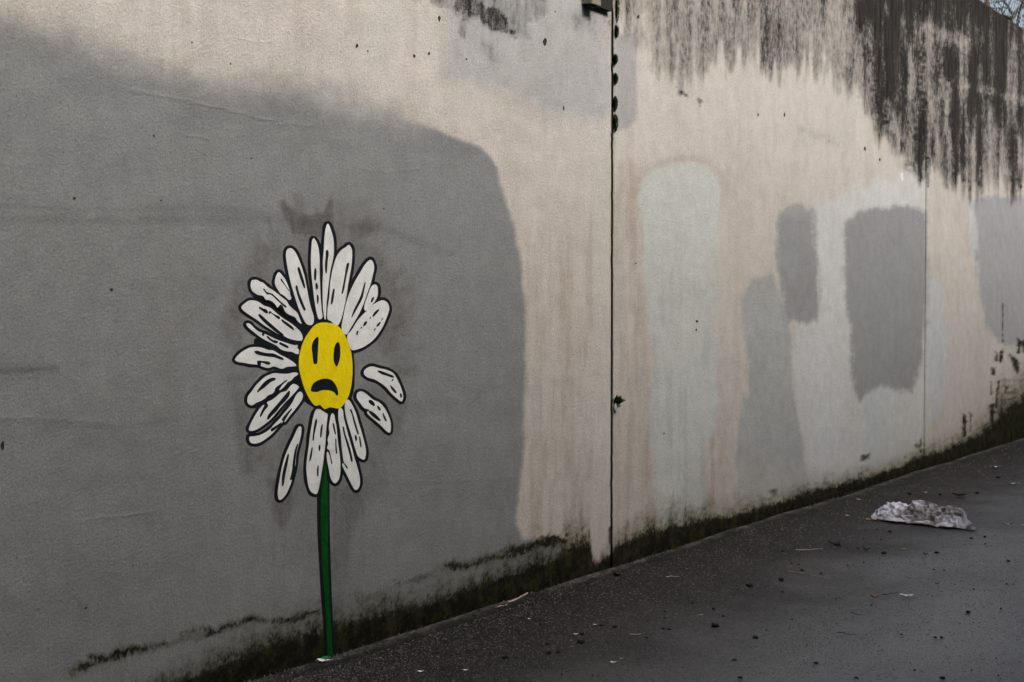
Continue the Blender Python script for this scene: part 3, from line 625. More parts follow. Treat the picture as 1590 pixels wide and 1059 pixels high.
PET = [
 (ZR, [(225,80),(243,115),(262,180),(268,260),(262,330),(245,400),(235,470),(225,550),(215,650),(210,755),(200,757),(190,690),(187,600),(187,500),(190,420),(188,350),(195,270),(200,180),(210,110)],
   [[(210,275),(222,268),(230,290),(222,350),(216,430),(206,428),(203,370),(208,320)]]),
 (ZR, [(125,185),(145,215),(158,260),(165,330),(165,420),(168,500),(172,600),(180,700),(185,750),(160,762),(145,720),(130,640),(120,560),(110,470),(105,400),(103,320),(108,240),(112,200)],
   [[(128,405),(138,400),(142,430),(138,480),(128,485),(124,450)],[(135,510),(146,505),(153,530),(148,550),(138,545)],[(145,590),(155,592),(158,620),(153,655),(146,640)]]),
 (ZR, [(350,250),(375,232),(395,262),(398,300),(395,360),(385,430),(370,510),(357,600),(340,680),(320,760),(295,808),(270,800),(245,775),(222,760),(222,690),(235,600),(240,520),(250,450),(265,380),(285,320),(310,280),(335,258)],
   [[(360,365),(372,360),(375,375),(362,430),(350,490),(342,540),(330,580),(322,578),(330,530),(343,460),(352,400)],[(262,548),(272,548),(268,590),(262,630),(252,655),(245,650),(250,600)]]),
 (ZR, [(515,345),(535,340),(550,360),(555,400),(545,450),(530,510),(505,580),(480,650),(450,720),(415,780),(385,830),(365,865),(350,873),(330,855),(322,815),(335,745),(350,670),(370,600),(395,540),(425,480),(455,430),(485,380)],
   [[(488,498),(493,500),(489,530),(482,560),(472,610),(447,660),(422,705),(398,748),(393,745),(410,695),(435,645),(460,590),(474,540)]]),
 (ZR, [(545,520),(568,515),(580,535),(582,570),(575,610),(550,650),(520,690),(495,702),(485,690),(487,660),(500,620),(518,570),(530,540)],
   [[(545,605),(555,608),(548,628),(538,642),(531,638),(535,620)]]),
 (ZR, [(590,635),(620,628),(645,640),(660,665),(662,700),(645,750),(620,810),(590,860),(550,910),(505,945),(460,970),(405,985),(385,970),(370,940),(362,900),(368,870),(395,840),(425,790),(460,745),(500,705),(540,665)],
   [[(585,690),(590,700),(570,725),(550,745),(543,740),(555,715)],[(520,755),(530,745),(533,750),(524,760)],[(485,785),(500,775),(503,790),(490,808),(475,812)],[(460,820),(468,815),(466,828),(458,830)],
    [(430,850),(440,845),(440,860),(432,878),(427,870)],[(580,795),(598,782),(600,790),(585,812),(570,815)],[(555,835),(565,826),(562,840),(553,845)],[(606,768),(618,752),(617,760),(608,772)]]),
 (ZA, [(455,398),(475,410),(495,440),(515,490),(535,550),(550,620),(565,700),(580,760),(593,800),(590,840),(570,850),(548,840),(530,810),(500,740),(475,660),(455,590),(440,520),(430,450),(435,410)],
   [[(500,510),(510,515),(520,545),(535,590),(542,628),(535,632),(520,595),(505,550),(498,525)],[(488,618),(496,620),(505,655),(520,695),(538,740),(545,758),(535,765),(522,740),(505,700),(490,650),(485,630)]]),
 (ZP, [(880,240),(905,262),(940,305),(975,350),(1000,400),(1025,460),(1045,520),(1055,555),(1060,610),(1080,665),(1060,692),(1030,690),(990,650),(940,610),(900,590),(860,530),(825,470),(808,420),(815,350),(835,290),(860,250)],
   [[(905,350),(918,348),(940,385),(965,425),(1000,480),(1030,520),(1050,550),(1040,556),(1005,505),(965,450),(930,405),(903,370)]]),
 (ZP, [(430,375),(480,365),(530,372),(560,395),(610,410),(650,445),(700,490),(770,530),(850,590),(920,650),(1000,710),(1040,780),(1100,840),(1160,890),(1190,930),(1215,1000),(1244,1070),(1235,1085),(1180,1040),(1150,990),(1100,960),(1040,935),(990,900),(960,850),(945,810),(905,770),(860,815),(845,815),(815,770),(760,720),(700,695),(665,695),(635,655),(605,625),(540,615),(490,590),(440,550),(415,490),(412,430)],
   [[(615,512),(635,512),(660,550),(700,575),(760,590),(800,625),(850,670),(900,720),(950,760),(995,800),(995,825),(975,820),(930,780),(880,735),(830,690),(780,640),(735,605),(690,610),(655,580),(620,530)]]),
 (ZA, [(235,705),(265,712),(300,735),(340,750),(380,785),(420,815),(460,840),(490,865),(515,890),(528,920),(522,940),(490,940),(450,930),(420,915),(380,900),(340,875),(300,850),(260,820),(215,790),(180,765),(168,745),(185,725),(210,708)],
   [[(271,742),(280,744),(295,752),(312,757),(321,767),(322,779),(314,782),(301,774),(284,762),(271,751)],[(328,771),(338,768),(347,778),(365,788),(386,797),(395,808),(389,815),(375,808),(357,792),(341,780),(331,785),(327,780)],
    [(405,815),(420,825),(450,845),(472,865),(475,880),(460,872),(430,850),(405,828)],[(270,785),(283,790),(310,815),(350,850),(385,880),(415,905),(410,912),(380,898),(345,872),(305,838),(270,800)]]),
 (ZQ, [(172,12),(200,15),(230,45),(265,75),(300,90),(340,105),(400,135),(450,155),(510,175),(560,190),(590,190),(590,215),(602,230),(598,262),(575,260),(545,245),(500,240),(455,225),(420,195),(370,170),(310,140),(260,105),(210,65),(178,35)],
   [[(298,92),(318,98),(310,115),(298,108)],[(335,115),(350,118),(375,140),(400,150),(425,155),(425,172),(400,172),(370,155),(345,135)],[(445,165),(470,175),(510,195),(515,215),(490,208),(455,190),(440,180)]]),
 (ZQ, [(80,300),(110,265),(150,235),(200,210),(260,205),(310,215),(350,230),(385,232),(420,250),(450,270),(500,295),(550,325),(582,358),(545,365),(500,370),(460,385),(400,365),(350,378),(300,365),(260,350),(200,345),(150,335),(110,330),(82,318)],
   [[(235,242),(260,235),(290,245),(340,255),(390,258),(430,275),(470,295),(475,312),(440,305),(400,290),(350,285),(290,275),(250,262)],[(262,318),(300,320),(350,325),(368,338),(350,352),(320,342),(290,335),(290,355),(272,358),(258,340)]]),
 (ZQ, [(355,435),(400,420),(450,425),(510,425),(560,415),(592,420),(590,435),(560,455),(540,480),(510,495),(490,520),(455,555),(442,555),(470,515),(510,480),(490,480),(450,510),(410,540),(400,570),(380,590),(345,605),(320,630),(285,650),(250,665),(215,685),(190,675),(178,650),(185,610),(215,570),(250,520),(290,480),(325,450)],
   [[(350,470),(380,458),(408,460),(405,478),(375,490),(345,515),(310,545),(280,565),(262,580),(260,565),(285,530),(320,490)]]),
 (ZQ, [(560,508),(600,530),(585,560),(540,610),(480,670),(430,730),(370,800),(320,840),(270,875),(220,895),(192,888),(200,850),(230,790),(260,740),(290,700),(318,680),(300,720),(280,770),(290,780),(320,730),(350,690),(340,660),(380,640),(420,610),(455,580),(500,565),(530,530)],
   [[(520,565),(528,575),(520,610),(490,650),(450,690),(420,730),(380,770),(345,805),(343,775),(375,730),(420,680),(470,620),(500,585)]]),
 (ZQ, [(610,572),(632,590),(630,630),(600,680),(560,730),(520,780),(490,820),(485,815),(510,770),(545,720),(540,710),(500,750),(460,800),(470,820),(430,865),(380,920),(330,960),(280,990),(230,1000),(200,985),(195,945),(230,940),(280,930),(330,905),(370,875),(400,840),(440,800),(480,750),(530,690),(560,640),(580,600)],
   [[(370,880),(400,860),(440,835),(460,822),(450,845),(410,880),(378,900)]]),
 (ZS, [(165,150),(195,140),(215,150),(245,170),(268,185),(265,230),(255,330),(250,430),(240,520),(228,620),(215,700),(200,790),(178,870),(145,868),(115,840),(95,760),(85,650),(92,560),(105,470),(115,380),(130,290),(145,210)],
   [[(163,232),(175,230),(176,260),(165,310),(155,360),(148,410),(138,408),(142,350),(150,290)],[(215,278),(225,275),(222,320),(214,380),(204,382),(205,330)],[(195,450),(206,460),(203,495),(195,505),(190,475)],[(130,475),(138,478),(135,520),(128,560),(118,590),(110,588),(115,540)],[(182,630),(190,630),(190,690),(187,722),(178,718),(176,670)]]),
 (ZS, [(305,180),(325,190),(335,240),(345,290),(352,360),(358,430),(370,510),(378,600),(378,690),(365,750),(335,782),(310,765),(290,720),(280,660),(265,590),(262,520),(275,515),(290,560),(300,615),(310,610),(300,560),(285,500),(265,480),(275,440),(270,400),(285,350),(280,300),(290,230)],
   [[(312,262),(322,265),(330,300),(340,350),(332,358),(322,325),(314,290)],[(335,398),(343,400),(345,450),(350,520),(340,522),(335,460)]]),
 (ZS, [(365,140),(390,135),(403,160),(408,210),(425,280),(440,340),(460,410),(480,480),(500,560),(525,640),(545,720),(548,790),(530,832),(505,838),(480,800),(450,740),(420,680),(395,625),(405,610),(430,650),(445,655),(435,630),(410,600),(400,540),(390,460),(385,380),(375,300),(362,220)],
   [[(398,290),(410,300),(420,350),(440,410),(460,470),(478,540),(485,590),(472,595),(460,545),(440,470),(420,400),(402,330)]]),
 (ZS, [(425,70),(445,58),(462,72),(485,110),(515,180),(535,250),(560,330),(580,400),(598,480),(600,530),(588,575),(560,570),(530,545),(510,490),(490,420),(470,350),(445,270),(425,190),(417,120)],
   [[(460,145),(475,145),(490,190),(505,240),(520,290),(538,350),(528,358),(510,310),(492,250),(478,190)],[(505,365),(518,372),(522,400),(515,418),(505,400)],[(540,380),(550,385),(558,430),(562,465),(553,470),(545,430)]]),
]
LOOSE = [
 ("loose white petal, the upper of the two painted falling right of the daisy head", ZB, [(905,195),(935,185),(975,195),(1020,205),(1060,225),(1085,265),(1105,310),(1118,360),(1110,390),(1090,380),(1050,345),(1020,310),(990,285),(950,262),(910,250),(888,230),(890,210)],
   [[(965,210),(990,212),(1030,228),(1060,240),(1058,252),(1020,240),(985,228)],[(1056,258),(1060,262),(1054,272),(1050,268)],[(1040,295),(1055,305),(1078,335),(1070,342),(1050,320)],[(1098,345),(1108,345),(1110,365),(1102,368)]]),
 ("loose white petal, the lower of the two painted falling right of the daisy head", ZB, [(850,340),(875,332),(905,350),(940,380),(975,395),(1005,425),(1030,470),(1045,520),(1042,572),(1020,565),(985,530),(950,500),(920,475),(905,455),(920,440),(890,430),(865,400),(845,370)],
   [[(918,382),(935,385),(950,405),(948,418),(930,410),(915,395)],[(970,415),(985,435),(978,445),(965,425)],[(915,445),(935,450),(965,475),(985,500),(975,505),(945,485),(920,460)],[(998,455),(1020,500),(1014,508),(1000,480)]]),
 ("loose slim white petal painted below the daisy head on the left of the stem", ZB, [(508,538),(520,545),(517,590),(505,640),(490,700),(485,760),(470,830),(455,880),(430,935),(400,968),(385,960),(382,920),(392,850),(405,780),(425,710),(450,650),(475,600),(495,555)],
   [[(438,702),(446,708),(438,760),(425,820),(415,880),(405,885),(406,830),(418,770)],[(495,640),(500,645),(490,690),(484,740),(480,790),(470,830),(465,850),(452,850),(455,835),(465,790),(470,740),(480,680)]]),
]
ORG = (W(505, 565)[0], 0.0, W(505, 1020)[1])
daisy = empty("painted_daisy", ORG)
tag(daisy, "sad-faced white daisy with yellow centre and green stem painted on the wall", "mural")
def petal(zt, pts, marks, parent, org):
    P = smooth(cv(zt, pts), 3)
    w = decal("petal", P, .0016, M_PW, parent, org)
    decal("outline", offset(P, 4.7), .0008, M_PB, w, (org[0], 0, org[2]))
    for mk in marks: decal("petal_mark", smooth(cv(zt, mk), 3), .0022, M_PB, w, org)
for zt, pts, marks in PET: petal(zt, pts, marks, daisy, ORG)
FILL = [(ZA, [(455,690),(480,700),(540,840),(600,850),(530,950),(505,860),(440,745)]), (ZR, [(385,830),(480,655),(500,700),(430,800)]), (ZQ, [(420,370),(590,350),(640,400),(640,580),(600,570),(560,510),(590,420),(420,430)]),
        (ZQ, [(250,130),(400,190),(560,250),(620,240),(620,370),(560,330),(380,225),(250,205)]), (ZA, [(190,790),(260,830),(400,930),(500,1000),(540,960),(500,930),(300,850)]),
        (ZP, [(440,630),(640,690),(860,820),(1000,950),(1150,1030),(1260,1110),(1150,1090),(900,930),(560,720)]), (ZS, [(158,130),(270,170),(300,200),(360,180),(420,130),(455,50),(420,20),(60,40)]),
        (ZX, [(462,497),(480,487),(500,496),(520,491),(533,500),(544,515),(549,545),(550,600),(540,630),(525,640),(495,638),(480,626),(466,608),(458,575),(457,545),(458,520)]),
        (ZS, [(225,700),(245,610),(262,600),(285,700),(275,800),(215,800)]), (ZQ, [(380,590),(455,530),(520,500),(480,570),(380,640),(300,690),(230,710),(240,680)]), (ZA, [(600,760),(700,700),(790,850),(770,900),(640,830)][:5])]
for zt, pts in FILL: decal("black_ground_coat", smooth(cv(zt, pts), 3), .0006, M_PB, daisy, ORG)
HEAD = cv(ZB, [(505,180),(515,240),(540,320),(570,380),(600,415),(630,412),(655,435),(690,425),(740,432),(770,405),(800,350),(815,280),(820,200),(815,120)]) + cv(ZA, [(800,970),(770,900),(740,860),(700,840),(640,835),(600,850),(565,890),(540,930),(520,980),(508,1030)])
HS = smooth(HEAD, 4)
head = decal("flower_centre", HS, .0020, M_PY, daisy, ORG)
decal("outline", offset(HS, 3.0), .0011, M_PB, head, ORG)
for pts in ([(612,12),(620,20),(618,60),(615,120),(612,165),(600,170),(590,165),(585,120),(580,70),(590,35)], [(735,42),(745,60),(748,110),(742,150),(728,185),(715,170),(708,140),(710,90),(720,55)]):
    decal("eye", smooth(cv(ZB, pts), 4), .0026, M_PB, head, ORG)
decal("mouth", smooth(cv(ZB, [(575,320),(585,290),(610,270),(650,257),(690,262),(715,285),(732,320),(735,350),(725,355),(712,338),(680,325),(640,325),(610,335),(580,332)]), 4), .0026, M_PB, head, ORG)
st = cv(ZS, [(240,640),(248,622),(256,645),(258,700),(260,760)]) + cv(ZC, [(426,30),(427,200),(427,350),(429,500),(435,650),(445,800),(450,900),(452,940),(424,948),(426,900),(420,800),(411,650),(400,500),(393,350),(390,200),(392,100),(399,30)])
stem = decal("stem", smooth(st, 3), .0024, M_PG, daisy, ORG)
decal("outline", smooth(cv(ZC, [(395,40),(376,105),(372,112),(375,300),(385,480),(395,650),(408,800),(413,930),(425,952),(455,945),(462,920),(459,830),(451,700),(444,500),(438,300),(436,100),(434,0),(418,-20)]), 3), .0013, M_PB, stem, ORG)
for lab, zt, pts, marks in LOOSE:
    P = smooth(cv(zt, pts), 3); cx, cy = np.mean(P, 0); u, z = W(cx, cy); org = (u, 0.0, z)
    e = empty("painted_petal", org)
    tag(e, lab, "painted petal", "loose petals painted beside the daisy")
    petal(zt, pts, marks, e, org)

# ------------------------------------------------------------------ things on the wall
M_SPOT = simple("black_spot", (.012, .011, .009), (.03, .028, .022), 60, .95, .5)
for (a, b, rx, ry) in ((846, 65, 3.8, 6.6), (554, 71, 2.4, 4), (643, 87, 2.2, 3.8), (666, 83, 2, 3.4), (682, 29, 2.4, 5), (571, 79, 1.2, 1.4), (239, 211, 1.8, 1.8), (390, 246, 1.5, 1.8), (250, 311, 1.6, 1.6), (115, 308, 3, 3), (298, 66, 1.5, 1.5), (358, 99, 1.5, 1.5),
                       (173, 450, 3.2, 2.6), (991, 26, 2.2, 4), (1343, 231, 1.8, 4), (1366, 248, 1.6, 2.6), (1082, 499, 2.4, 2.2), (1081, 512, 1.6, 1.8), (987, 409, 1.3, 1.6), (1218, 178, 1.4, 4), (1177, 178, 1.3, 3), (133, 944, 2.4, 2), (862, 18, 1.4, 1.4), (724, 92, 1.6, 1.6),
                       (875, 168, 1.4, 4.5), (4, 692, 3.2, 10), (1585, 290, 2.2, 4), (1031, 673, 1.6, 1.6), (596, 324, 1.2, 1.6)):
    pts = [(a + .8*rx*math.cos(t)*(1+.22*math.sin(3*t+a)), b + .8*ry*math.sin(t)*(1+.22*math.cos(2*t+b))) for t in np.linspace(0, 2*math.pi, 12, endpoint=False)]
    u, z = W(a, b); decal("dark_spot", pts, .0008, M_SPOT, wall, (J1, 0, 0))
# white fleck
M_FLECK = simple("white_fleck", (.6, .62, .66), (.7, .7, .72), 30, .6, .2)
decal("paint_fleck", [(1399, 268), (1401, 268), (1402, 280), (1399, 281), (1398, 274)], .001, M_FLECK, wall, (J1, 0, 0))

M_MOSS = simple("green_moss", (.022, .045, .004), (.075, .115, .012), 60, .95, 1.0, .006, .05)
M_MOSSD = simple("dark_moss", (.004, .006, .002), (.016, .022, .006), 60, .95, 1.0, .006, .04)
def lump(name, c, rx, ry, rz, mat, parent=None, seed=0, n=9, rough=.35):
    V, F = [], []; m_ = n*2
    for i in range(n+1):
        ph = math.pi*i/n
        for k in range(m_):
            th = 2*math.pi*k/m_; d = Vector((math.sin(ph)*math.cos(th), math.sin(ph)*math.sin(th), math.cos(ph)))
            r = 1 + rough*mnoise.noise(d*2.3+Vector((seed, seed*.3, 0))) + rough*.5*mnoise.noise(d*7+Vector((seed, 4, 0)))
            V.append((d.x*rx*r, d.y*ry*r, d.z*rz*r))
    for i in range(n):
        for k in range(m_):
            F.append((i*m_+k, (i+1)*m_+k, (i+1)*m_+(k+1) % m_, i*m_+(k+1) % m_))
    return mesh_obj(name, V, F, mat, parent, True, c)
def fuzz(c, r, n, L, seed):
    """short moss blades"""
    rr = random.Random(seed); V, F = [], []
    for _ in range(n):
        d = Vector((rr.gauss(0, 1), -abs(rr.gauss(0, 1)), rr.gauss(0, 1))).normalized()
        p = Vector((d.x*r[0], d.y*r[1], d.z*r[2])); s = d.orthogonal()*.0022; tip = p + (d+Vector((0, 0, .5)))*L*rr.uniform(.5, 1.2)
        b = len(V); V += [tuple(p-s), tuple(p+s), tuple(tip)]; F.append((b, b+1, b+2))
    return V, F
def joint_moss(px, py, wpx, hpx, lab, mat=M_MOSS, seed=1):
    u, z = W(px, py); sc = 132.0*.98; sz = 266.0
    rx, rz = wpx*.24/sc, hpx*.42/sz
    e = empty("moss_clump", (u, 0, z)); tag(e, lab, "moss", "moss growing in the wide wall joint")
    b = lump("moss_cushion", (0, .006, 0), rx*.8, .012, rz, M_MOSSD, e, seed, 9, .5)
    V, F = fuzz(None, (rx*.9, .014, rz*1.2), 420, .011, seed); f = mesh_obj("moss_shoots", V, F, mat, e)
for i, (a, b, w_, h_, lab) in enumerate(((954, 93, 5, 13, "small dark moss clump, uppermost of the four in the wall joint"), (954.5, 123, 6, 14, "round moss clump in the wall joint, second of the four from above"),
        (954, 162, 6, 20, "oval moss clump in the wall joint, third of the four from above"), (954.5, 192, 7, 24, "largest and lowest moss clump of the four in the wall joint"),
        (957, 14, 5, 40, "long bright green strip of moss at the top of the wall joint beside the bracket"), (956, 50, 4, 16, "thin yellow-green moss strip in the wall joint just below the bracket"))):
    joint_moss(a, b, w_, h_, lab, M_MOSS, i+1)
# small dark weed in the joint with a pale scrap under it
u, z = W(954, 622); e = empty("weed", (u, 0, z)); tag(e, "tiny dark weed sprouting from the wall joint above a pale scrap", "weed")
V, F = [], []
for k in range(9):
    a = R(random.uniform(-40, 120)); L = random.uniform(.03, .095)
    tube_vf([(0, 0, 0), (math.cos(a)*L*.5, -.02, math.sin(a)*L*.35), (math.cos(a)*L, -.03, math.sin(a)*L*.3+.01)], [.005, .006, .001], 4, V, F)
mesh_obj("stalk", V, F, M_MOSSD, e)
lump("leaf_clump", (.02, -.01, .0), .03, .012, .018, M_MOSSD, e, 3)
M_SCRAP = simple("pale_scrap", (.45, .44, .42), (.30, .28, .26), 30, .7, .3)
u, z = W(955, 633); tag(lump("paper_scrap", (u, -.004, z), .016, .006, .030, M_SCRAP, None, 8, 7, .5), "pale scrap of paper caught in the wall joint under the tiny weed", "scrap")

# bracket at the very top by the joint
u0, z0 = W(919, 5); u1, _ = W(933, 5); u2, _ = W(951, 5)
M_BRK = simple("weathered_block", (.14, .13, .09), (.22, .20, .15), 25, .9, .5); M_BRKD = simple("dark_steel_and_undershade", (.008, .008, .007), (.02, .018, .015), 30, .8, .4)
e = empty("wall_bracket", (u0, 0, z0)); tag(e, "small pale and black bracket on the wall at the top of the wide joint", "bracket")
uu0, zz0 = W(919.5, 4.5, .07); uu1, _ = W(933, 4.5, .07)
V, F = [], []; box_vf(uu0-u0, uu1-u0, -.07, -.055, zz0-z0, zz0-z0+.2, V, F); mesh_obj("face_plate", V, F, M_BRK, e)
V, F = [], []; box_vf(uu0-u0+.004, uu1-u0-.004, -.0545, 0, zz0-z0+.004, zz0-z0+.19, V, F); mesh_obj("arm", V, F, M_BRK, e)
zb = W(926, 13.5, .03)[1]-z0
V, F = [], []; box_vf(uu0-u0+.03, uu1-u0, -.045, 0, zb, zz0-z0+.003, V, F); mesh_obj("undershade_slab", V, F, M_BRKD, e)  # black slab stands in for the shade under the pale block
uu2, zz2 = W(936, 12.5, .03); uu3, _ = W(950.5, 12.5, .03)
V, F = [], []; box_vf(uu1-u0+.0, uu3-u0, -.03, 0, zz2-z0, zz2-z0+.3, V, F); mesh_obj("back_plate", V, F, M_BRKD, e)

# fence and things on the wall top
M_POST = simple("rusty_post", (.09, .05, .035), (.16, .10, .075), 14, .8, .4); M_WIRE = simple("galvanised_wire", (.10, .11, .12), (.2, .21, .22), 10, .5, .1, .001, .5, .6)
fence = empty("chain_link_fence", (W(1550, 22)[0], .12, WALL_H)); tag(fence, "chain link fence with a rusty brown post along the top of the wall", "fence")
PX0 = fence.location.x; SP = 2.6; FH = 1.7
for k in range(-5, 5):
    V, F = [], []; tube_vf([(k*SP, 0, -.02), (k*SP, 0, FH+.1)], [.030, .030], 10, V, F); mesh_obj("fence_post", V, F, M_POST, fence)
    if k < 4:
        V, F = [], []; d = .095; x0, x1 = k*SP+.03, (k+1)*SP-.03; n = int((x1-x0+FH)/d)
        for s in (1, -1):
            for i in range(n+1):
                c0 = x0 - FH + i*d if s > 0 else x0 + i*d
                # line x = c0 + s*t, z = t
                ta, tb = 0.03, FH
                if s > 0: ta = max(ta, x0-c0); tb = min(tb, x1-c0)
                else: ta = max(ta, c0-x1); tb = min(tb, c0-x0)
                if tb-ta < .03: continue
                tube_vf([(c0+s*ta, s*.0022, ta), (c0+s*tb, s*.0022, tb)], [.0027, .0027], 4, V, F, False)
        mesh_obj("chain_link_mesh", V, F, M_WIRE, fence)
        V, F = [], []; tube_vf([(k*SP+.03, -.005, .09), ((k+.5)*SP, -.005, .08), ((k+1)*SP-.03, -.005, .09)], [.003]*3, 5, V, F); mesh_obj("tension_wire", V, F, M_WIRE, fence)
u, z = W(1571, 29); e = empty("moss_tuft", (u, .10, WALL_H)); tag(e, "bright green moss tuft on the wall top right of the fence post", "moss")
lump("moss_cushion", (0, 0, .005), .13, .09, .05, M_MOSSD, e, 6); V, F = fuzz(None, (.13, .09, .05), 900, .022, 77); mesh_obj("moss_shoots", V, F, M_MOSS, e)

# trees beyond the fence
M_BARK = simple("bark", (.035, .03, .028), (.07, .06, .05), 12, .9, .6, .01); M_LEAF = simple("leaf", (.03, .045, .02), (.07, .085, .045), 3, .7, .1)
def tree(x, y, hgt, seed, lab, leaves):
    rr = random.Random(seed); V, F = [], []; tips = []
    def br(p, d, L, r, lv):
        pts = [p]; q = p.copy(); dd = d.copy()
        for _ in range(4):
            dd = (dd + Vector((rr.gauss(0, .12), rr.gauss(0, .12), rr.gauss(0, .08)))).normalized(); q = q + dd*L/4; pts.append(q.copy())
        tube_vf(pts, [r*(1-.14*i) for i in range(5)], 6 if lv < 2 else 4, V, F, False)
        if lv >= 4: tips.append(q); tips.append(pts[2]); return
        for i in range(4 if lv < 3 else 3):
            a = rr.uniform(0, 6.28); t = dd.orthogonal(); t.rotate(Matrix.Rotation(a, 3, dd)); nd = (dd*.75+t*rr.uniform(.5, .9)+Vector((0, 0, .12))).normalized()
            br(pts[rr.choice([2, 3, 4])], nd, L*rr.uniform(.55, .75), r*.5, lv+1)
    e = empty("tree", (x, y, WALL_H-.2)); tag(e, lab, "tree")
    br(Vector((0, 0, 0)), Vector((0, 0, 1)), hgt*.4, hgt*.022, 0)
    mesh_obj("trunk", V, F, M_BARK, e)
    V, F = [], []
    for tp in tips:
        for _ in range(leaves):
            c = tp + Vector((rr.gauss(0, .16), rr.gauss(0, .16), rr.gauss(0, .14))); a = Vector((rr.gauss(0, 1), rr.gauss(0, 1), rr.gauss(0, 1))).normalized()*.035; b_ = a.orthogonal()*.6
            k = len(V); V += [tuple(c-a), tuple(c+b_), tuple(c+a), tuple(c-b_)]; F.append((k, k+1, k+2, k+3))
    mesh_obj("crown", V, F, M_LEAF, e)
tree(25.0, 2.7, 5.0, 3, "bare twiggy tree seen through the chain link beside the fence post", 2)
tree(28.6, 3.2, 5.5, 9, "leafier tree seen through the chain link at the right edge of the picture", 5)
tree(36.0, 6.0, 8.5, 14, "farthest pale tree whose branches fill the gap behind the chain link", 2)

# ------------------------------------------------------------------ moss fringe along the foot
V, F = [], []; rr = random.Random(5)
xs_ = []
for _ in range(2600):
    u = rr.uniform(1.8, 19.0)
    a, _b = proj(max(u, 3.0), 0.0)
    hh = np.interp(a, [0, 400, 600, 790, 880, 920, 950, 1050, 1250, 1400, 1500, 1600], [.03, .06, .05, .07, .08, .03, .06, .07, .05, .05, .09, .10])
    z = abs(rr.gauss(0, 1))*hh*.55
    L = rr.uniform(.004, .012); w_ = rr.uniform(.002, .005)
    p = Vector((u, -.001, z)); tip = p + Vector((rr.gauss(0, .3)*L, -L*rr.uniform(.3, 1), L*rr.uniform(.1, .8)))
    k = len(V); V += [(p.x-w_, p.y, p.z-w_*.5), (p.x+w_, p.y, p.z-w_*.5), (tip.x, tip.y, tip.z), (p.x, p.y, p.z+w_)]; F += [(k, k+1, k+2), (k, k+2, k+3)]
tag(mesh_obj("moss_fringe", V, F, M_MOSSD), "dark green moss growing along the foot of the wall", "moss", kind='stuff')

# ------------------------------------------------------------------ crumpled newspaper
def paper_news():
    t = NT("wet_newsprint"); p = t.pos('Object')
    sp = t.n("ShaderNodeSeparateXYZ"); t.l(p, sp.inputs[0])
    n1 = t.noise(p, 9, 5, .65); n2 = t.noise(t.pos('Object', (1, 1, .4)), 26, 4, .6); n3 = t.noise(p, 4, 3, .6)
    c = t.mix(t.ramp(n1, .4, .6), (.86, .84, .88), (.68, .66, .70))
    c = t.mix(t.ramp(n2, .50, .60, 0, .5), c, (.17, .155, .155))
    c = t.mix(t.math('MULTIPLY', t.ramp(n3, .46, .56), t.ramp(n2, .3, .6, .4, .9)), c, (.14, .115, .10))
    bl = t.math('MULTIPLY', t.ramp(sp.outputs[0], .16, .05, 0, 1), t.ramp(t.noise(p, 30, 3), .42, .55))
    c = t.mix(t.math('MULTIPLY', bl, .6), c, (.05, .14, .20))
    return t.done(c, .45, t.bump(n2, .5, .006), .5)
gx0, gy0 = G(1353, 807); gx1, gy1 = G(1512, 824)
A = Vector((gx0, gy0, 0)); B = Vector((gx1, gy1, 0)); ax = (B-A).normalized(); LN = (B-A).length
bk = Vector((-ax.y, ax.x, 0)); bk = bk if bk.dot(Vector((FWD[0], FWD[1], 0))) > 0 else -bk
news = empty("crumpled_newspaper", (gx0, gy0, 0)); tag(news, "crumpled wet newspaper lying on the dark pavement", "newspaper")
news.rotation_euler = (0, 0, math.atan2(ax.y, ax.x))
s_ = -1 if (Vector((-ax.y, ax.x, 0)) - bk).length > .1 else 1
def prof(t):   # height of the ridge along the length
    return float(np.interp(t, [0, .05, .1, .2, .27, .31, .36, .44, .55, .62, .70, .80, .845, .87, .92, 1.0], [.065, .09, .125, .135, .125, .115, .155, .165, .150, .135, .145, .135, .125, .035, .022, .012]))
V, F = [], []; NU, NV = 110, 44
for i in range(NU+1):
    t = i/NU; x = t*LN; hgt = prof(t)
    for j in range(NV+1):
        v = j/NV
        if v < .12: yy = -.022 + .02*v/.12 + .03*mnoise.noise(Vector((x*9, 0, 3)))*(1-v/.12); zz = .008 + .022*math.sin(v/.12*math.pi)         # front hem folded out on the ground
        elif v < .62: w_ = (v-.12)/.5; yy = -.002 + .105*w_**1.25; zz = .006 + .88*hgt*w_**.75
        else: w_ = (v-.62)/.38; yy = .103 + .13*w_; zz = .006 + .88*hgt*(1-w_)**1.3
        q = Vector((x*11, yy*16, zz*11))
        f1 = (1-abs(mnoise.noise(q*.7))*2)**3; f2 = (1-abs(mnoise.noise(q*1.9+Vector((3, 1, 5))))*2.2); f3 = mnoise.noise(q*4)
        am = min(1, hgt/.1)*(.3 if v < .12 else 1)
        dy = (-.020*f1 - .018*f2 + .007*f3 + .010)*am*(1 if v > .05 else .3); dz = (.012*f2 + .006*f3)*am
        sc = 1.0 if t < .86 else .30
        V.append((x + .008*mnoise.noise(q*1.3+Vector((9, 0, 0))), s_*((yy+dy)*sc), max(.003, zz+dz)))
        if i and j:
            k = len(V)-1; F.append((k, k-1, k-NV-2, k-NV-1) if s_ > 0 else (k-NV-1, k-NV-2, k-1, k))
mesh_obj("sheet", V, F, paper_news(), news)
V, F = [], []
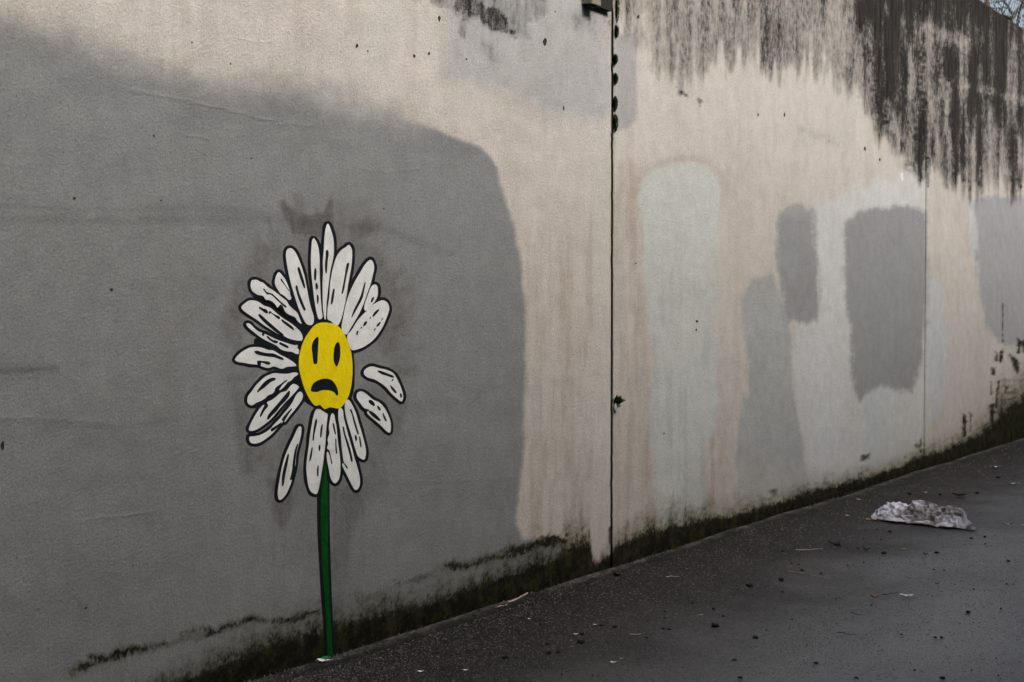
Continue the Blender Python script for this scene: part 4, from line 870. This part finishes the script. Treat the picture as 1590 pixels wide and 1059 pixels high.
for i in range(61):
    t = i/60; x = .02*LN + t*.80*LN
    for j in range(5):
        yy = -.030 + .012*j - .028*mnoise.noise(Vector((x*8, j*.3, 4))); zz = .016 + .016*math.sin(j/4*math.pi)*(1+mnoise.noise(Vector((x*18, 0, 8)))) + .006*mnoise.noise(Vector((x*30, j, 2)))
        V.append((x, s_*yy, zz))
        if i and j: k = len(V)-1; F.append((k, k-1, k-6, k-5))
mesh_obj("folded_hem", V, F, simple("clean_newsprint", (.72, .70, .72), (.55, .53, .54), 20, .5, .4), news)

# ------------------------------------------------------------------ litter on the pavement
M_CLOD = simple("wet_soil", (.004, .004, .004), (.012, .010, .009), 60, .6, .6); M_TWIG = simple("dry_twig", (.36, .27, .18), (.52, .42, .30), 40, .8, .3)
M_TWIGD = simple("dark_twig", (.012, .009, .007), (.03, .02, .015), 40, .7, .3); M_LB = simple("brown_leaf", (.24, .09, .04), (.38, .17, .08), 40, .6, .3)
M_LP = simple("pale_leaf", (.80, .78, .74), (.66, .64, .60), 40, .6, .3); M_LY = simple("straw_leaf", (.60, .50, .32), (.42, .34, .2), 40, .6, .3); M_LD = simple("rotten_leaf", (.02, .008, .006), (.05, .018, .012), 40, .5, .3)
def clod(a, b, wpx, label, group="black clods of soil on the pavement", mat=None):
    x, y = G(a, b); Z = FPX*1.5/max(b-476, 40); r = wpx*.62*Z/FPX
    o = lump("soil_clod", (x, y, r*.25), r, r*.9, r*.55, mat or M_CLOD, None, a*.1, 5, .7); o.rotation_euler = (0, 0, a)
    return tag(o, label, "soil clod", group)
def leaf(a, b, wpx, ang, mat, label, group=None, asp=.5, curl=.25):
    x, y = G(a, b); Z = FPX*1.5/max(b-476, 40); L = wpx*1.12*Z/FPX
    V, F = [], []; rs = random.Random(int(a*7+b))
    for i in range(7):
        t = i/6; wv = asp*L*.5*math.sin(math.pi*min(1, t*1.02)**.8)*(1+.35*rs.uniform(-1, 1)) + L*.01
        zc = .002 + curl*L*(2*t-1)**2*.5
        V += [(L*(t-.5), -wv, zc+curl*wv*.6+rs.uniform(0, .1)*L), (L*(t-.5), 0, zc), (L*(t-.5), wv, zc+curl*wv*.7+rs.uniform(0, .1)*L)]
        if i: k = len(V)-3; F += [(k-3, k-2, k+1, k), (k-2, k-1, k+2, k+1)]
    o = mesh_obj("dead_leaf", V, F, mat, None, False, (x, y, .004)); o.rotation_euler = (0, 0, ang)
    return tag(o, label, "leaf", group)
def twig(a0, b0, a1, b1, r, mat, label, group=None):
    x0, y0 = G(a0, b0); x1, y1 = G(a1, b1); V, F = [], []; n = 7; rs = random.Random(int(a0+b0)); d = Vector((x1-x0, y1-y0, 0)); nn = Vector((-d.y, d.x, 0)).normalized()
    pts = [d*(i/(n-1)) + nn*rs.uniform(-1, 1)*d.length*.022 + Vector((0, 0, r+.002+rs.uniform(0, .006))) for i in range(n)]
    tube_vf(pts, [r*(1-.08*i) for i in range(n)], 5, V, F)
    return tag(mesh_obj("twig", V, F, mat, None, False, (x0, y0, 0)), label, "twig", group)
IM = math.atan2(RGT[1], RGT[0])
big = [(1373, 860, 7, "black soil clod below the newspaper, left of the round one"), (1454, 859, 6.5, "round black soil clod on the pavement below the right part of the newspaper"),
       (1110, 973, 11, "largest black soil clod lying alone on the near pavement"), (1164, 910, 9, "flat black soil clod between the wall foot and the pale leaf"), (958, 893, 10, "dark clod lying close to the wall foot just right of the joint"),
       (902, 998, 9, "black clod under the tiny white scrap on the near pavement"), (1173, 991, 8, "squarish black clod right of the largest clod"), (1213, 901, 8, "black clod above the flat clod, in the middle of the pavement"),
       (1267, 1031, 7, "black clod near the bottom edge of the picture"), (745, 952, 10, "black clod touching the wall foot below the mossy strip"), (1300, 847, 10, "long dark clod left of the newspaper's lower side")]
for a, b, w_, lab in big: clod(a, b, w_, lab)
sm = [(1108, 946, 5), (1123, 957, 4), (1075, 936, 4), (1030, 977, 5), (1039, 978, 5), (1004, 991, 5), (1245, 886, 5), (1215, 857, 5), (1163, 855, 5), (1275, 891, 4), (1215, 919, 3), (1298, 930, 3), (1174, 1005, 3), (1190, 979, 3), (1140, 1026, 7),
      (1150, 1054, 7), (1330, 1054, 6), (1420, 1041, 4), (1463, 1054, 7), (1462, 990, 4), (1452, 990, 4), (1503, 951, 6), (1508, 836, 4), (1529, 834, 4), (1530, 845, 3), (1382, 826, 5), (1345, 824, 3), (1362, 822, 3), (1368, 838, 3),
      (1340, 837, 3), (1450, 885, 3), (1563, 907, 3), (1512, 915, 3), (1566, 872, 5), (1287, 842, 4), (1332, 852, 4), (1303, 841, 3), (1033, 950, 4), (1032, 960, 4), (1006, 964, 3), (867, 1013, 6), (852, 1014, 6), (903, 985, 6), (935, 972, 5), (955, 974, 6),
      (785, 1021, 7), (850, 1000, 4), (1550, 742, 5), (1517, 766, 5), (1460, 768, 4), (1412, 767, 5), (1466, 886, 3), (1341, 874, 3), (1240, 877, 3), (1229, 875, 3), (1316, 878, 3), (1554, 945, 3), (1400, 985, 3), (1353, 940, 3), (1230, 962, 3), (1095, 1020, 3)]
for a, b, w_ in sm: clod(a, b, w_, "tiny black crumb of soil scattered on the wet pavement", "tiny crumbs of soil on the pavement")
leaf(1408, 928, 22, IM+.25, M_LP, "pale grey leaf lying alone on the pavement below the newspaper", None, .55)
leaf(1358, 930, 13, IM-.1, M_LB, "reddish brown leaf just left of the pale grey leaf", None, .6, .5)
leaf(1491, 771, 22, IM+.1, M_LD, "dark rotten leaf above the right end of the newspaper", None, .5)
leaf(1563, 816, 16, IM-.15, M_LP, "slim pale leaf right of the newspaper's tail", None, .25)
leaf(1589, 817, 8, IM, M_LP, "pale leaf cut by the right edge of the picture", None, .4)
leaf(1362, 809, 14, IM-.25, M_LY, "straw coloured leaf under the left end of the newspaper", None, .3)
leaf(1349, 808, 9, IM, M_LY, "thin straw scrap left of the newspaper", None, .3)
leaf(1576, 753, 14, IM-.2, M_LP, "pale scrap of leaf near the right edge on the far pavement", None, .35)
leaf(1545, 727, 14, IM, M_LP, "whitish leaf on the far pavement near the mossy wall foot", None, .5)
leaf(1436, 766, 7, IM, M_LY, "small straw leaf above the newspaper", None, .5); leaf(1334, 777, 7, IM, M_LY, "small straw leaf between the wall foot and the newspaper", None, .5)
leaf(1316, 802, 7, IM, M_LP, "small pale leaf left of the newspaper's left end", None, .5); leaf(1404, 854, 9, IM-.3, M_LY, "small tan leaf below the middle of the newspaper", None, .4)
leaf(1437, 863, 10, IM-1.0, M_LD, "small curled dark brown leaf between the two round clods", None, .5, .6); leaf(1345, 855, 12, IM-.4, M_LD, "ragged dark brown leaf left of the two round clods", None, .5, .5)
leaf(1505, 992, 8, IM+.6, M_LY, "small yellowish leaf near the right edge of the near pavement", None, .4); leaf(1524, 877, 6, IM, M_LP, "tiny white leaf below the newspaper's tail", None, .6)
leaf(1455, 909, 9, IM+.4, M_LB, "small brown curled leaf right of the pale grey leaf", None, .5, .6); leaf(890, 1007, 6, IM, M_LB, "tiny orange leaf crumb left of the black clod on the near pavement", None, .6)
leaf(895, 987, 8, IM, M_LP, "tiny white scrap of leaf above the black clod on the near pavement", None, .5); leaf(952, 1031, 9, IM-.2, M_LP, "small white leaf on the near pavement near the bottom edge", None, .5)
leaf(965, 1025, 6, IM+.5, M_LP, "tiny white fleck of leaf beside the small white leaf at the bottom", None, .5); leaf(723, 1043, 9, IM-.1, M_LP, "slim cream leaf at the bottom edge of the picture", None, .3)
leaf(653, 1045, 9, IM, M_LP, "pale blue-white scrap at the bottom edge left of the cream leaf", None, .5); leaf(924, 972, 8, IM, M_LP, "tiny white scrap beside a row of black crumbs", None, .5)
leaf(822, 963, 5, IM, M_LP, "tiny white fleck near the mossy wall foot", None, .6); leaf(1020, 936, 6, IM, M_LB, "tiny brown leaf in the middle of the pavement", None, .5)
leaf(680, 1022, 7, IM+.5, M_LB, "tiny orange brown leaf near the daisy stem on the pavement", None, .6); leaf(1088, 957, 10, IM+.5, M_LY, "thin dull yellow leaf left of the black crumbs", None, .2)
leaf(505, 1029, 22, IM+.15, M_LP, "white torn scrap on the ground at the foot of the green stem", None, .5, .2)
M_GD = simple("green_paint_drip", (.01, .14, .03), (.02, .18, .05), 30, .5, .2)
x, y = G(512, 1024); tag(lump("paint_drip", (x, -.012, .004), .028, .010, .006, M_GD, None, 5, 6, .5), "small green paint drip on the ground edge under the stem", "paint drip")
twig(1236, 856, 1277, 854, .003, M_TWIG, "long straight straw on the pavement left of the newspaper"); twig(1034, 897, 1055, 897, .003, M_TWIG, "short tan straw near the wall foot right of the joint")
twig(790, 939, 820, 924, .006, M_TWIG, "pale broken twig lying along the wall foot"); twig(756, 950, 788, 941, .004, M_TWIG, "thin tan twig along the wall foot beside the broken twig")
twig(1290, 845, 1308, 850, .004, M_TWIGD, "dark bent twig left of the newspaper's lower side"); twig(1225, 888, 1290, 900, .0025, M_TWIG, "long faint straw in the middle of the pavement")
twig(1370, 925, 1395, 922, .002, M_TWIGD, "thin dark twig pointing at the pale grey leaf"); twig(1320, 953, 1340, 957, .002, M_TWIGD, "thin dark twig below the reddish brown leaf")
twig(1392, 981, 1400, 990, .002, M_LB, "tiny reddish stalk on the near pavement"); twig(1300, 984, 1330, 988, .002, M_TWIGD, "thin curved dark twig on the near pavement"); twig(978, 988, 996, 987, .003, M_TWIG, "short pale straw below the joint on the near pavement")
# aggregate standing a little proud of the worn asphalt
rr = random.Random(77)
for nm, cnt, ca, cb, lab in (("asphalt_aggregate", 24000, (.11, .10, .094), (.26, .25, .245), "coarse grey aggregate standing proud in the worn asphalt"), ("dark_aggregate", 16000, (.004, .0035, .003), (.010, .009, .008), "dark aggregate and grit in the worn asphalt"),
                             ("pale_aggregate", 1500, (.30, .29, .28), (.45, .44, .43), "scattered pale stones showing in the worn asphalt")):
    V, F = [], []
    for _ in range(cnt):
        a = rr.uniform(380, 1640); b0 = 681-.3157*(a-1590); b = b0 + 1 + rr.random()*(1085-b0)
        if b < b0+1 or b > 1085: continue
        x, y = G(a, b)
        if y > -.02: continue
        sz = rr.uniform(.55, 1.7)*(.7 if nm[0] == 'p' else 1)*FPX*1.5/(b-476)/FPX; an = rr.uniform(0, 6.28); zb = .010*mnoise.noise(Vector((x*.5, y*.5, 5)))
        k = len(V)
        for q in range(3): V.append((x+math.cos(an+q*2.1)*sz*rr.uniform(.8, 1.3), y+math.sin(an+q*2.1)*sz*rr.uniform(.8, 1.6), zb-.001))
        V.append((x, y, zb+sz*rr.uniform(.25, .6))); F += [(k, k+1, k+3), (k+1, k+2, k+3), (k+2, k, k+3)]
    tag(mesh_obj(nm, V, F, simple(nm, ca, cb, 30, .55, .2, spec=.5)), lab, "gravel", kind='stuff')
# grit too small to pick out singly
V, F = [], []; rr = random.Random(21); V2, F2 = [], []
for _ in range(1500):
    a = rr.uniform(420, 1620); b0 = 681-.3157*(a-1590); b = b0 + 3 + rr.random()**1.2*(1075-b0)
    if b > 1075: continue
    x, y = G(a, b); 
    if y > -.01: continue
    s = rr.uniform(.0012, .0040)*(1.6 if rr.random() < .06 else 1); VV, FF = (V, F) if rr.random() < .55 else (V2, F2)
    k = len(VV); an = rr.uniform(0, 6.28); c_, s2 = math.cos(an)*s, math.sin(an)*s
    VV += [(x+c_, y+s2, .001), (x-s2, y+c_, .001), (x-c_, y-s2, .001), (x+s2, y-c_, .001), (x, y, .002+s)]; FF += [(k, k+1, k+4), (k+1, k+2, k+4), (k+2, k+3, k+4), (k+3, k, k+4)]
for _ in range(1500):     # crumbs gathered at the foot of the wall
    u = rr.uniform(2.6, 17); y = -.008 - abs(rr.gauss(0, .035)); s = rr.uniform(.002, .006); VV, FF = (V, F) if rr.random() < .45 else (V2, F2)
    k = len(VV); an = rr.uniform(0, 6.28); c_, s2 = math.cos(an)*s, math.sin(an)*s
    VV += [(u+c_, y+s2, .002), (u-s2, y+c_, .002), (u-c_, y-s2, .002), (u+s2, y-c_, .002), (u, y, .006+s)]; FF += [(k, k+1, k+4), (k+1, k+2, k+4), (k+2, k+3, k+4), (k+3, k, k+4)]
tag(mesh_obj("dark_grit", V, F, M_CLOD), "fine dark grit scattered over the wet pavement", "grit", kind='stuff')
tag(mesh_obj("pale_grit", V2, F2, simple("pale_stone", (.06, .057, .054), (.15, .14, .13), 40, .7, .2)), "fine pale grit scattered over the wet pavement and along the wall foot", "grit", kind='stuff')
